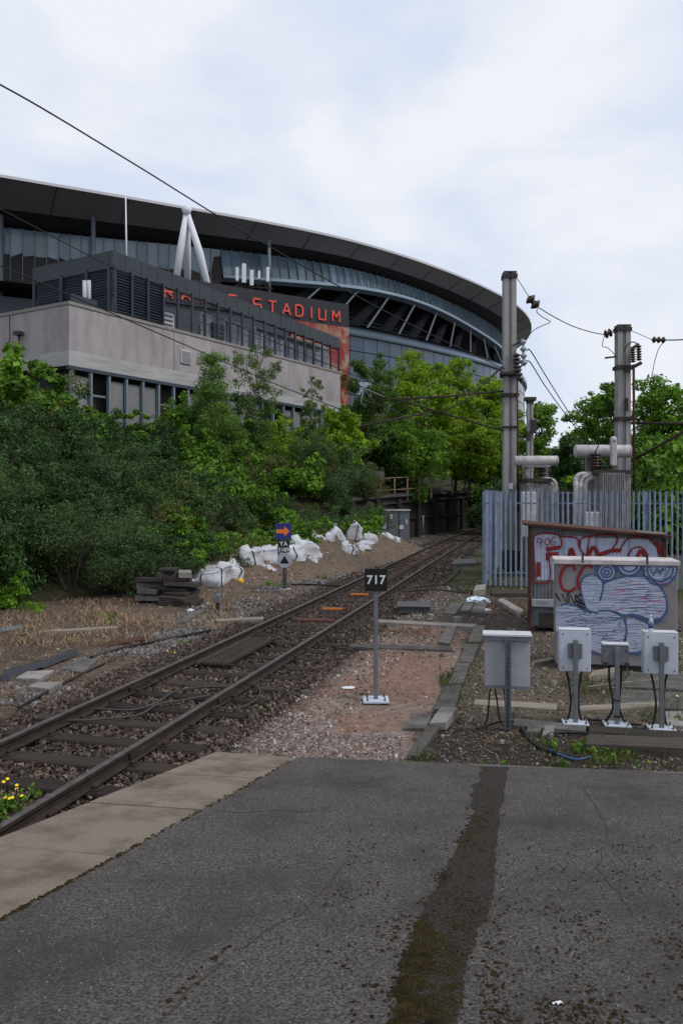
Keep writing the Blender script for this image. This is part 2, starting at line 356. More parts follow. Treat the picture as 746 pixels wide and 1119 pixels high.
# ------------------------------------------------------------------ the setting: terrain
def track_x(y): return 1.2204557963363924e-05 * y ** 3 - 0.0010552683753822965 * y ** 2 + 0.2727758339430134 * y - 5.318724978836787
def track_s(y): return 3 * 1.2204557963363924e-05 * y ** 2 - 2 * 0.0010552683753822965 * y + 0.2727758339430134
def track_pt(y, o, z=0.0):
    s = track_s(y); L = math.hypot(1, s)
    return Vector((track_x(y) + o / L, y - o * s / L, z))
TOE = np.array([(2, -26), (8, -20), (14, -14.0), (20.4, -9.2), (23.5, -6.6), (29, -3.6), (34, -2.2), (40, -.9), (46, .5), (53, 3.5), (80, 14), (100, 22), (140, 38)], float)
def toe_x(y): return np.interp(y, TOE[:, 0], TOE[:, 1])
def embank_z(x, y):
    s = np.maximum((toe_x(y) - x) * .8, 0)
    st = np.clip((y - 40) / 7, 0, 1) * 2.85
    cap = np.where(y < 50, 8.0, 8.0)
    return st + (cap - st) * np.tanh(s * .44 / (cap - st)) + np.minimum(s * .15, 1) * .35 * vnoise(x * .35, y * .35, 3)
def inpoly(x, y, poly):
    c = np.zeros(x.shape, bool); n = len(poly)
    for i in range(n):
        x1, y1 = poly[i][:2]; x2, y2 = poly[(i + 1) % n][:2]
        with np.errstate(divide='ignore', invalid='ignore'):
            c ^= ((y1 > y) != (y2 > y)) & (x < (x2 - x1) * (y - y1) / (y2 - y1 + 1e-12) + x1)
    return c

PATH = [G(*p)[:2] for p in ((215, 826), (262, 792), (318, 748), (372, 706), (430, 678), (505, 682), (508, 705), (478, 768), (440, 832), (300, 840))]
CHIPS = [G(*p)[:2] for p in ((205, 835), (270, 786), (330, 775), (350, 800), (440, 805), (440, 836))]
DIRT_R = [G(*p)[:2] for p in ((445, 846), (470, 790), (560, 782), (800, 800), (800, 860))]
GRAV_R = [G(*p)[:2] for p in ((475, 790), (515, 715), (560, 690), (800, 690), (800, 800))]
GRASS_F = [G(*p)[:2] for p in ((470, 612), (525, 596), (800, 596), (800, 662), (530, 652), (488, 640))]
def ground_z(x, y):
    x = np.asarray(x, float); y = np.asarray(y, float)
    near = np.clip((60 - y) / 30, 0, 1)
    d = np.abs(x - track_x(np.clip(y, -10, 90))) / 1.03
    tz = np.clip((2.1 - d) / .5, 0, 1)
    return -.012 - .05 * tz + near * (.024 * vnoise(x * 1.3, y * 1.3, 1) + .010 * vnoise(x * 6, y * 6, 2)) * (1 - .5 * tz)
def axis(a, b, step, far, back):
    core = list(np.arange(a, b, step)); out = []; s = step; v = a
    while v > back: s *= 1.35; v -= s; out.append(v)
    out = out[::-1] + core; s = step; v = core[-1]
    while v < far: s *= 1.35; v += s; out.append(v)
    return np.array(out)
gx = axis(-12, 9, .12, 700, -700); gy = axis(6, 34, .12, 900, -60)
X, Y = np.meshgrid(gx, gy); Z = ground_z(X, Y)
C = np.empty(X.shape + (3,)); C[:] = (.082, .066, .056)
def blend(mask, c, soft=1.0):
    global C
    C = C * (1 - mask[..., None] * soft) + np.array(c) * mask[..., None] * soft
w1 = .45 * vnoise(X * 1.1, Y * 1.1, 5); w2 = .45 * vnoise(X * 1.1 + 40, Y * 1.1, 6)
dtr = np.abs(X - track_x(np.clip(Y, -10, 90))) / 1.03
left = (X < track_x(np.clip(Y, -10, 90)) - 1.5)
blend((left & (Y < 45)).astype(float), (.105, .078, .060))
blend(inpoly(X + w1 * .5, Y + w2 * .5, DIRT_R).astype(float), (.042, .034, .030))
blend(inpoly(X + w1 * .5, Y + w2 * .5, GRAV_R).astype(float), (.098, .080, .062))
blend(inpoly(X + w1 * .4, Y + w2 * .6, PATH).astype(float), (.190, .118, .092))
pn = np.clip(vnoise(X * .9, Y * .9, 9) * 1.5 + .1, 0, 1) * inpoly(X, Y, PATH); blend(pn, (.19, .155, .135), .8)
blend(inpoly(X + w1, Y + w2, CHIPS).astype(float) * np.clip(.6 + vnoise(X * 2, Y * 2, 12), 0, 1), (.20, .18, .17), .7)
blend(np.clip((2.0 - dtr) / .4, 0, 1) * (Y > -5), (.040, .033, .030))
gm = inpoly(X + w1, Y + w2, GRASS_F) * np.clip(.5 + vnoise(X, Y, 14) * 1.2, 0, 1); blend(gm, (.050, .058, .024), .85)
blend(np.clip((Y - 45) / 30, 0, 1), (.05, .05, .03), .7)
dk = np.clip(vnoise(X * .7 + 9, Y * .7, 21) * 1.6, 0, 1); C *= (1 - .35 * dk)[..., None]
ny, nx = X.shape; idx = np.arange(ny * nx).reshape(ny, nx)
fc = np.stack([idx[:-1, :-1], idx[:-1, 1:], idx[1:, 1:], idx[1:, :-1]], -1).reshape(-1, 4)
me = np_mesh('ground', np.c_[X.ravel(), Y.ravel(), Z.ravel()], fc, True, C.reshape(-1, 3))
tag(link('ground', me, M['ground']), kind='structure')

ey = np.concatenate([np.arange(2, 60, .6), np.arange(60, 140, 2.5)]); es = np.concatenate([[-.4], np.arange(0, 30, .6), np.arange(30, 90, 4)])
S, EY = np.meshgrid(es, ey); EX = toe_x(EY) - S / .8 - np.clip((EY - 40) / 5, 0, 1) * 1.0; EZ = embank_z(EX, EY) + np.where(S < 0, -.35, -.03)
EZ = np.where((S < 0) & (EY > 40), -.4, EZ)
ny, nx = EX.shape; idx = np.arange(ny * nx).reshape(ny, nx)
fc = np.stack([idx[:-1, :-1], idx[1:, :-1], idx[1:, 1:], idx[:-1, 1:]], -1).reshape(-1, 4)
tag(link('embankment', np_mesh('embankment', np.c_[EX.ravel(), EY.ravel(), EZ.ravel()], fc, True), M['embank']), kind='structure')

# ------------------------------------------------------------------ platform ramp
def ramp_z(x, y): return .08 + .125 * (8.4 - y)
def RG(px, py, dz=0.0):
    m = (py - HY) / F; d = (CAMZ - .08 - .125 * 8.4) / (m - .125)
    return Vector(((px - CX) / F * d, d, ramp_z(0, d) + dz))
def edge_in(y): return -.47 + (y - 8.54) * .318
def edge_out(y): return -1.39 + (y - 8.89) * .34
plat = MB().prism([(edge_out(-5) + .06, -5), (14, -5), (14, 5.55), (-.47, 8.46), (edge_out(8.8) + .06, 8.78)], -.4, lambda x, y: ramp_z(x, y) - .13).build('platform', M['brick'])
tag(plat, kind='structure')
asp = MB().prism([(edge_in(-5), -5), (14, -5), (14, 5.66), (edge_in(8.52) + .012, 8.52)], lambda x, y: ramp_z(x, y) - .125, lambda x, y: ramp_z(x, y)).build('asphalt', M['asphalt'], plat)
# concrete strip along the foot of the ramp
seg = 7
p0, p1 = Vector((-.47, 8.54, 0)), Vector((5.6, 7.345, 0)); dv = (p1 - p0) / seg; nv = Vector((-dv.y, dv.x, 0)).normalized()
for i in range(seg):
    a = p0 + dv * (i + .006); b = p0 + dv * (i + .994); w = .085 + .012 * rnd.random()
    MB().prism([(a.x, a.y), (b.x, b.y), (b.x + nv.x * w, b.y + nv.y * w), (a.x + nv.x * w, a.y + nv.y * w)], -.2, lambda x, y: ramp_z(x, y) - .012).build('edging_strip', M['trough'], plat)
yo = [8.89, 7.79, 6.71, 5.57, 4.45, 3.33, 2.2, 1.1, 0, -1.1, -2.2]; yi = [8.54, 7.60, 6.48, 5.31, 4.2, 3.1, 2.0, .9, -.2, -1.3, -2.4]
for k in range(len(yo) - 1):
    g = .013; dz = rnd.uniform(-.006, .008); tl = rnd.uniform(-.004, .004)
    q = [(edge_out(yo[k + 1] + g), yo[k + 1] + g), (edge_in(yi[k + 1] + g) - .012, yi[k + 1] + g), (edge_in(yi[k] - g) - .012, yi[k] - g), (edge_out(yo[k] - g), yo[k] - g)]
    mb = MB(); n = len(q); c = np.mean(q, 0)
    ins = [tuple(np.array(p) + (c - np.array(p)) * .018) for p in q]
    rings = [[(p[0], p[1], ramp_z(*p) - .128) for p in q], [(p[0], p[1], ramp_z(*p) - .010 + dz) for p in q], [(p[0], p[1], ramp_z(*p) + dz + tl) for p in ins]]
    vs = sum(rings, []); fs = [(8, 9, 10, 11)] + [(r * 4 + i, r * 4 + (i + 1) % 4, r * 4 + 4 + (i + 1) % 4, r * 4 + 4 + i) for r in (0, 1) for i in range(4)]
    mb.add(vs, fs).build('coping_slab', M['coping'], plat)
# mossy reinstatement strip down the ramp
Lp = [(528, 838), (520, 868), (505, 920), (490, 948), (478, 970), (466, 998), (455, 1022), (444, 1060), (433, 1100), (420, 1150), (405, 1210)]
Rp = [(556, 839), (551, 868), (545, 903), (541, 940), (538, 975), (532, 998), (523, 1018), (510, 1055), (503, 1095), (494, 1150), (486, 1210)]
def dense(P, amp, sd):
    r = random.Random(sd); out = []
    for a, b in zip(P[:-1], P[1:]):
        for t in np.arange(0, 1, .08): yy_ = a[1] + (b[1] - a[1]) * t; out.append((a[0] + (b[0] - a[0]) * t + r.uniform(-amp, amp) * .6 + 1.6 * amp * float(vnoise(np.array(yy_ * .06), np.array(sd * 9.), 5)), yy_))
    return out + [P[-1]]
la, ra = dense(Lp, 5.0, 1), dense(Rp, 2.6, 2)
vs = []
for a, b in zip(la, ra):
    for t in (0, .33, .66, 1): vs.append(RG(a[0] + (b[0] - a[0]) * t, a[1] + (b[1] - a[1]) * t, .004))
MB().add(vs, [(i * 4 + k, i * 4 + k + 1, i * 4 + k + 5, i * 4 + k + 4) for i in range(len(la) - 1) for k in range(3)]).build('reinstated_strip', M['patch'], plat)
# cracks in the asphalt
for P in ([(232, 886), (262, 889), (300, 886), (332, 888), (360, 884)], [(250, 1048), (232, 1062), (212, 1078), (180, 1112), (160, 1140)], [(380, 940), (352, 975), (330, 1000), (300, 1012), (262, 1040)], [(640, 860), (662, 905), (655, 950), (690, 1000)]):
    Q = dense(P, 2.5, len(P)); vs = []
    for i, p in enumerate(Q):
        w_ = .0025 + .0025 * ((i * 7) % 5) / 5; c = RG(*p, .0035); t_ = (RG(*Q[min(i + 1, len(Q) - 1)]) - RG(*Q[max(i - 1, 0)])); n_ = Vector((-t_.y, t_.x, 0)).normalized() * w_
        vs += [c + n_, c - n_]
    MB().add(vs, [(2 * i, 2 * i + 1, 2 * i + 3, 2 * i + 2) for i in range(len(Q) - 1)]).build('asphalt_crack', M['dark_steel'], plat)
# moss tufts growing on the asphalt and in its joints (nobody could count them)
vs, fs = [], []
def tuft(px, py, r, h, rr):
    c = RG(px, py); b = len(vs); n = 7
    vs.append((c.x, c.y, c.z + h + .004))
    for k in range(n):
        a = 2 * math.pi * k / n; q = r * rr.uniform(.55, 1.3); x, y = c.x + q * math.cos(a), c.y + q * .8 * math.sin(a)
        vs.append((x, y, ramp_z(x, y) + .0035))
    for k in range(n): fs.append((b, b + 1 + k, b + 1 + (k + 1) % n))
rr = random.Random(5)
for i in range(17000):
    u = rr.random() * (.84 if i > 11000 else 1) * (.47 if i > 11000 else 1)
    if u < .40:
        t = rr.random() ** .6; py = 850 + t * 290
        lx = np.interp(py, [p[1] for p in Lp], [p[0] for p in Lp]); rx = np.interp(py, [p[1] for p in Rp], [p[0] for p in Rp])
        px = lx + (rx - lx) * rr.betavariate(.8, 1.9) + rr.gauss(0, 5)
    elif u < .84: px, py = rr.uniform(525, 760), 880 + 270 * rr.random() ** .55
    else: px, py = rr.gauss(430, 45), 900 + 240 * rr.random() ** .7
    nz = vnoise(np.array([px * .05]), np.array([py * .07]), 8)[0] + .5 * vnoise(np.array([px * .013]), np.array([py * .02]), 18)[0]
    if rr.random() > np.clip(.42 + nz * 1.5, .06, 1): continue
    tuft(px, py, (.0022 + .011 * rr.random() ** 3.5) * (1.35 if u < .4 else 1), rr.uniform(.002, .009), rr)
for (a, b) in (((318, 832), (0, 1006)),):
    for i in range(260):
        t = rr.random(); tuft(a[0] + (b[0] - a[0]) * t + rr.gauss(0, .9), a[1] + (b[1] - a[1]) * t + rr.gauss(0, .6), rr.uniform(.006, .018), rr.uniform(.004, .012), rr)
for k in range(8):
    a, b = RG(0, 0), None
for i in range(40):
    t = i / 40; px = 253 - 75 * t ** .8 + rr.gauss(0, 5); py = 1035 + 75 * t + rr.gauss(0, 2)
    if rr.random() < .45: tuft(px, py, rr.uniform(.008, .02), .006, rr)
me = bpy.data.meshes.new('moss'); me.from_pydata(vs, [], fs); me.update()
r2 = np.random.default_rng(77)
gp = np.c_[r2.uniform(-1.9, 4.2, 26000), r2.uniform(2.9, 8.4, 26000)]; gp = gp[(gp[:, 0] > edge_in(gp[:, 1]) + .02) & (gp[:, 1] < 8.4 - (gp[:, 0] + .4) * .197)]
GRIT = (gp, r2.uniform(.0012, .0045, len(gp)))
tag(link('moss', me, M['moss'], plat), 'low dark olive moss scattered over the asphalt', kind='stuff')

# ------------------------------------------------------------------ railway track
trk = thing('railway_track', (0, 0, 0), 'single railway track of rusty rails on dark timber sleepers', 'railway track')
ys = list(np.arange(-4, 40, .8)) + list(np.arange(40, 125, 2.5))
def sweep(prof, off, ylist):
    vs, n = [], len(prof)
    for y in ylist:
        for (a, z) in prof: vs.append(track_pt(y, off + a, z))
    fs = [(i * n + k, i * n + (k + 1) % n, i * n + n + (k + 1) % n, i * n + n + k) for i in range(len(ylist) - 1) for k in range(n)]
    return MB().add(vs, fs)
PR = [(-.07, .015), (.07, .015), (.07, .026), (.014, .045), (.011, .105), (.034, .118), (.035, .150), (-.035, .150), (-.034, .118), (-.011, .105), (-.014, .045), (-.07, .026)]
HD = [(-.0352, .148), (.0352, .148), (.035, .156), (.026, .163), (-.026, .163), (-.035, .156)]
for o_ in (-.7525, .7525):
    r_ = sweep(PR, o_, ys).build('rail', M['rail_side'], trk)
    sweep(HD, o_, ys).build('rail_head', M['rail_top'], r_)
for o_ in (-.40, -.52, ):      # check rails lying in the four-foot beyond the sign
    y2 = [y for y in np.arange(24.5, 48, .8)]
    sweep([(-.05, .02), (.05, .02), (.03, .12), (-.03, .12)], -o_ * .35 - .1 if o_ == -.40 else .17, y2).build('check_rail', M['rust'] if o_ == -.40 else M['rail_side'], trk)
sl_me = None
y = 2.4; k = 0
while y < 64:
    a = math.atan(track_s(y))
    if sl_me is None:
        o = MB().box((0, 0, -.055), (2.6, .25, .125), bev=.02).build('sleeper', M['sleeper'], trk); sl_me = o.data
        ch = MB().box((0, 0, .012), (.30, .16, .022), bev=.006).box((-.085, 0, .035), (.05, .11, .05), bev=.01).box((.085, 0, .035), (.05, .11, .05), bev=.01).build('rail_chair', M['rail_side'], o); ch_me = ch.data; ch.location = (-.7525, 0, 0)
        c2 = link('rail_chair', ch_me, None, o); c2.location = (.7525, 0, 0)
    else:
        o = link('sleeper', sl_me, None, trk)
        if y < 34:
            for sx in (-.7525, .7525): link('rail_chair', ch_me, None, o, (sx, 0, 0))
    o.location = track_pt(y, rnd.uniform(-.03, .03)); o.rotation_euler = (rnd.uniform(-.015, .015), rnd.uniform(-.006, .006), -a + rnd.uniform(-.02, .02))
    y += .72 / math.hypot(1, track_s(y)); k += 1

# ------------------------------------------------------------------ ballast and gravel (stuff)
OCT = np.array([(1, 0, 0), (0, 1, 0), (-1, 0, 0), (0, -1, 0), (0, 0, 1), (0, 0, -1)], float)
OF = np.array([(0, 1, 4), (1, 2, 4), (2, 3, 4), (3, 0, 4), (1, 0, 5), (2, 1, 5), (3, 2, 5), (0, 3, 5)])
def stones(name, label, P, size, cols, seed, parent=None):
    r = np.random.default_rng(seed); n = len(P)
    base = OCT[None] + r.uniform(-.38, .38, (n, 6, 3))
    base *= (size[:, None, None] * r.uniform(.6, 1.25, (n, 1, 3)))
    base[..., 2] *= .7
    q = r.normal(size=(n, 4)); q /= np.linalg.norm(q, axis=1)[:, None]; w, x, y, z = q.T
    Rm = np.stack([1 - 2 * (y * y + z * z), 2 * (x * y - z * w), 2 * (x * z + y * w), 2 * (x * y + z * w), 1 - 2 * (x * x + z * z), 2 * (y * z - x * w), 2 * (x * z - y * w), 2 * (y * z + x * w), 1 - 2 * (x * x + y * y)], -1).reshape(n, 3, 3)
    V = np.einsum('nij,nkj->nki', Rm, base) + P[:, None, :]
    Fc = (OF[None] + (np.arange(n) * 6)[:, None, None]).reshape(-1, 3)
    c = np.array(cols)[r.integers(0, len(cols), n)] * r.uniform(.6, 1.4, (n, 1))
    me = np_mesh(name, V.reshape(-1, 3), Fc, False, np.repeat(c, 8, axis=0))
    return tag(link(name, me, M['stone']), label, 'stones', kind='stuff')
r = np.random.default_rng(4)
def strip(n, y0, y1, o0, o1):
    y = r.uniform(y0, y1, n); o = r.uniform(o0, o1, n); s = track_s(y); L = np.hypot(1, s)
    return np.c_[track_x(y) + o / L, y - o * s / L]
gp, gs = GRIT
gr_o = stones('asphalt_grit', 'fine pale grit lying on the platform asphalt', np.c_[gp, ramp_z(0, gp[:, 1]) + .0008], gs, [(.10, .09, .08), (.18, .16, .145), (.06, .05, .045), (.30, .28, .26), (.05, .045, .04)], 9)
def lay(xy, size, dz=0.0, seed=0):
    z = ground_z(xy[:, 0], xy[:, 1]) + dz
    return np.c_[xy, z]
b1 = strip(22000, 3, 15, -1.75, 1.6); b2 = strip(12000, 15, 27, -1.75, 1.7); b3 = strip(6000, 27, 60, -1.8, 1.8)
P_ = np.vstack([b1, b2, b3]); sz = np.r_[r.uniform(.014, .040, len(b1)), r.uniform(.018, .04, len(b2)), r.uniform(.035, .075, len(b3))]
stones('track_ballast', 'dark brown broken ballast stones packed between the sleepers', lay(P_, sz, 0) + np.c_[np.zeros((len(P_), 2)), np.interp(P_[:, 1], [8, 12, 20], [.028, .036, .052])], sz, [(.088, .062, .048), (.060, .044, .036), (.145, .110, .092), (.036, .026, .022), (.082, .066, .060)], 1)
b1 = strip(5200, 8, 17, -2.8, -1.6); b2 = strip(3800, 17, 30, -3.6, -1.6); b3 = strip(2200, 30, 52, -3.8, -1.7)
P_ = np.vstack([b1, b2, b3]); keep = vnoise(P_[:, 0] * .8, P_[:, 1] * .8, 31) + .35 * vnoise(P_[:, 0] * 3, P_[:, 1] * 3, 32) > -.05 - .25 * (P_[:, 1] > 24); P_ = P_[keep]
sz = .017 + .028 * r.random(len(P_)) + .0009 * P_[:, 1]
stones('shoulder_ballast', 'blue grey ballast stones along the far shoulder of the track', lay(P_, sz, .004), sz, [(.145, .14, .145), (.105, .098, .10), (.20, .19, .185), (.095, .078, .068), (.12, .095, .08)], 2)
def scatter_poly(poly, n):
    xs = [p[0] for p in poly]; yss = [p[1] for p in poly]; q = np.c_[r.uniform(min(xs), max(xs), n), r.uniform(min(yss), max(yss), n)]
    return q[inpoly(q[:, 0], q[:, 1], poly)]
a1 = scatter_poly(PATH, 9000); a2 = scatter_poly(CHIPS, 9000); a3 = strip(3000, 8, 24, 1.4, 2.6)
a2 = a2[vnoise(a2[:, 0] * 2, a2[:, 1] * 2, 12) > -.35]
P_ = np.vstack([a1, a2, a3]); sz = np.r_[.005 + .020 * r.random(len(a1)) ** 3, .006 + .022 * r.random(len(a2)) ** 2, .012 + .028 * r.random(len(a3)) ** 1.5]
stones('path_gravel', 'fine pinkish and white gravel on the trodden cess path', lay(P_, sz, .0), sz, [(.21, .15, .13), (.15, .115, .10), (.30, .28, .27), (.11, .085, .075)], 3)
a1 = scatter_poly(GRAV_R, 14000); a2 = scatter_poly(DIRT_R, 5500)
P_ = np.vstack([a1, a2]); sz = np.r_[.008 + .030 * r.random(len(a1)) ** 2.2, .005 + .020 * r.random(len(a2)) ** 3]
stones('yard_gravel', 'buff gravel and dirt stones around the graffiti cabinet', lay(P_, sz, .002), sz, [(.19, .155, .12), (.20, .17, .135), (.12, .10, .085), (.085, .07, .06), (.10, .085, .07), (.14, .11, .08), (.26, .24, .215)], 4)
a1 = np.c_[r.uniform(.2, 7.5, 5200), r.uniform(14, 27, 5200)]; a1 = a1[a1[:, 0] > track_x(a1[:, 1]) + 1.7]
a2 = np.c_[r.uniform(-12, 0, 5200), r.uniform(9, 30, 5200)]; a2 = a2[(a2[:, 0] < track_x(a2[:, 1]) - 2.4) & (a2[:, 0] > toe_x(a2[:, 1]) - .3)]
P_ = np.vstack([a1, a2]); sz = .010 + .045 * r.random(len(P_)) ** 2
stones('loose_rubble', 'loose dull rubble strewn over the bare lineside soil', lay(P_, sz, .002), sz, [(.12, .095, .08), (.085, .065, .055), (.17, .145, .125), (.24, .22, .20)], 5)

# ------------------------------------------------------------------ stadium
def custom(name, rough=.85):
    m = bpy.data.materials.new(name); m.use_nodes = True; N, L = m.node_tree.nodes, m.node_tree.links
    p = N['Principled BSDF']; p.inputs['Roughness'].default_value = rough; p.inputs['Specular IOR Level'].default_value = .25
    t = N.new('ShaderNodeTexCoord'); return m, N, L, p, t
ZR = CAMZ + 38.0
rimpx = [(0, 191), (127, 211.6), (204, 226), (285, 240), (380, 259), (441, 278), (501, 299.4), (549, 322), (573, 338), (582.7, 356.5)]
rim = [np.array(((x - CX) / F * (38 * F / (HY - y)), 38 * F / (HY - y))) for x, y in rimpx]
rim.append(np.array((44.6, 190.5)))
def march(p, d, n, curv, step):
    a = math.atan2(d[1], d[0]); out = []
    for i in range(n):
        a += curv * step; p = p + step * np.array((math.cos(a), math.sin(a))); out.append(p)
    return out
head = march(rim[0], rim[0] - rim[1], 8, 1 / 150., 9)[::-1]
tail = march(rim[-1], rim[-1] - rim[-2], 12, 1 / 95., 10)
cl = np.array(spline(head + rim + tail, 10))
# resample evenly and smooth
def resample(P, step):
    s = np.r_[0, np.cumsum(np.linalg.norm(np.diff(P, axis=0), axis=1))]; t = np.arange(0, s[-1], step)
    return np.c_[np.interp(t, s, P[:, 0]), np.interp(t, s, P[:, 1])]
cl = resample(cl, 1.0)
for _ in range(120): cl[1:-1] = .25 * cl[:-2] + .5 * cl[1:-1] + .25 * cl[2:]
cl = resample(cl, 1.45)
tg = np.gradient(cl, axis=0); tg /= np.linalg.norm(tg, axis=1)[:, None]; nrm = np.c_[-tg[:, 1], tg[:, 0]]     # inward = away from camera
pxs = CX + F * cl[:, 0] / np.maximum(cl[:, 1], 5)
i0 = int(np.argmin(np.abs(cl[:, 0] - rim[0][0]) + np.abs(cl[:, 1] - rim[0][1]))); imid = int(np.argmin(np.abs(pxs[:130] - 300))); itip = int(np.argmin(np.hypot(cl[:, 0] - rim[9][0], cl[:, 1] - rim[9][1])))
NS = len(cl)
_gx = [0, 127, 234, 300, 380, 441, 501, 541, 575]; _go = [12.0, 9.2, 6.9, 5.0, 3.6, 3.2, 4.8, 6.4, 6.0]
_gi = [i0 + int(np.argmin(np.abs(pxs[i0:itip + 1] - q))) for q in _gx]
def _sm(tab, w=9):
    v = np.interp(np.arange(-40, NS + 40), _gi, tab)
    for _ in range(3): v = np.convolve(np.pad(v, w, mode='edge'), np.ones(2 * w + 1) / (2 * w + 1), 'valid')
    return v[40:40 + NS + 8]
_goS = _sm(_go)
def goff(i): return float(_goS[min(max(i, 0), NS - 1)])       # how far the upper glazing sits behind the rim
def SP(i, o, z):
    i = min(i, NS - 1); p = cl[i] + nrm[i] * o; return (p[0], p[1], z)
st = thing('stadium', (cl[imid][0], cl[imid][1], 0), 'large modern stadium with sweeping dark roof and blue glazing behind the trees', 'stadium')
SO = Vector(st.location)
def sbuild(mb, name, mat, parent=None):
    o = mb.build(name, mat, parent or st)
    if parent is None: o.location = -SO
    return o
def band(rows, i_from=0, i_to=None, smooth=True, step=1):
    """rows: list of (offset fn(i), z fn(i)); skin between consecutive rows"""
    i_to = i_to or NS - 1; ids = list(range(i_from, i_to + 1, step)); n = len(rows); vs = []
    for i in ids:
        for o, z in rows: vs.append(SP(i, o(i) if callable(o) else o, z(i) if callable(z) else z))
    fs = [(a * n + k, a * n + n + k, a * n + n + k + 1, a * n + k + 1) for a in range(len(ids) - 1) for k in range(n - 1)]
    return MB().add(vs, fs, smooth)
zt = ZR - 2.75
for i in range(0, NS - 1, 6):
    a_, b_ = Vector(SP(i, .2, ZR - .34)), Vector(SP(i, goff(i) * .62, ZR - 1.80)); sbuild(MB().beam(a_, b_, .05, .06), 'soffit_seam', M['rib_dark'])
sbuild(band([(.02, ZR - .25), (0, ZR), (.6, ZR + .32), (20, ZR + 2.5), (55, ZR + 4.5)]), 'roof', M['roof_top'])
sbuild(band([(-.03, ZR - .30), (-.05, ZR + .02), (.3, ZR + .2)], smooth=False), 'roof_edge', M['roof_edge'])
sbuild(band([(.04, ZR - .26), (lambda i: goff(i) * .62, lambda i: ZR - 1.75)]), 'soffit', M['soffit'])
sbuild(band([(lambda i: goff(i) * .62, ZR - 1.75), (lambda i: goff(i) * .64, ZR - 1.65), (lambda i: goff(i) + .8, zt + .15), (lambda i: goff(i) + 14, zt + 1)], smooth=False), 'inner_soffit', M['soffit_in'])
ist = int(np.argmin(np.abs(pxs[:130] - 262)))
_gzS = _sm([31.4, 31.4, 31.4, 31.4, 32.1, 33.2, 33.2, 32.2, 31.4], 6)
def gbz(i): return CAMZ + float(_gzS[min(max(i, 0), NS - 1)])
def gbot(i): return gbz(i) if i >= ist else CAMZ + 23.5
def goff_b(i): return goff(i) - .9
# upper glazing: each pane is a piece
pr = random.Random(3)
mul = MB()
for i in range(max(0, i0 - 6), min(NS - 2, itip + 14)):
    rows = [(zt, gbot(i))] if i >= ist else [(zt, zt - 3.9), (zt - 4.0, zt - 7.6), (zt - 7.7, gbot(i))]
    for (za, zb) in rows:
        a0, a1 = goff(i), goff(i + 1); f = lambda o, z: o - .9 * (zt - z) / 3.8 * (1 if i >= ist else 0)
        j = pr.uniform(-.03, .03)
        q = [SP(i, f(a0, zb) + j, zb), SP(i + 1, f(a1, zb) - j, zb), SP(i + 1, f(a1, za) - j, za), SP(i, f(a0, za) + j, za)]
        mb = MB(); c = sum((Vector(p) for p in q), Vector()) / 4
        q = [c + (Vector(p) - c) * .972 for p in q]; nn = Vector((nrm[i][0], nrm[i][1], 0)) * .06
        mb.add(q + [p + nn for p in q], [(0, 1, 2, 3), (0, 4, 5, 1), (1, 5, 6, 2), (2, 6, 7, 3), (3, 7, 4, 0)])
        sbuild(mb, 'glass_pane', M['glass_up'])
    mul.beam(SP(i, goff(i) - .15, zt), SP(i, goff(i) - (1.05 if i >= ist else .15), gbot(i)), .09, .2, (nrm[i][0], nrm[i][1], 0))
sbuild(mul, 'mullions', M['mullion'])
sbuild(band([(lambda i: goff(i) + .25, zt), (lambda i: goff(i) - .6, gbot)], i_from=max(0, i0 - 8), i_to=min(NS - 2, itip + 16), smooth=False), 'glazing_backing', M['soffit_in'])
sbuild(band([(lambda i: goff_b(i) + .3, lambda i: gbz(i) - .03), (lambda i: goff_b(i) - .2, lambda i: gbz(i) - .06), (lambda i: goff_b(i) - .2, lambda i: gbz(i) - .5), (lambda i: goff_b(i) + 1.4, lambda i: gbz(i) - .7)], i_from=ist, i_to=itip + 14, smooth=False), 'glazing_sill', M['band_pale'])
# dark concourse behind, with raking struts and ribs
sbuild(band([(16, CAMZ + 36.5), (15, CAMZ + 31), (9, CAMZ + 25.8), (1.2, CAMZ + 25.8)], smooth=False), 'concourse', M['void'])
k = 0
for i in range(imid + 2, itip + 8, 5):
    t0, t1 = SP(min(i + 5, NS - 1), goff_b(i + 5) + .5, gbz(i + 5) - .5), SP(i, 1.8, CAMZ + 25.9)
    sbuild(MB().beam(t0, t1, .2, .22), 'raking_strut', M['strut'])
    sbuild(MB().beam(SP(min(i + 5, NS - 1), goff_b(i + 5) + 2.4, gbz(i + 5) - .2), SP(i - 1, 4.2, CAMZ + 25.9), .8, 1.3), 'concourse_rib', M['rib_dark'])
for q in range(5):
    z = CAMZ + 26.6 + q * 1.0
    sbuild(band([(9.6 + q * 1.1, z), (9.4 + q * 1.1, z), (9.4 + q * 1.1, z + .22)], i_from=imid - 6, i_to=itip + 10, smooth=False), 'seating_step', M['strut'])
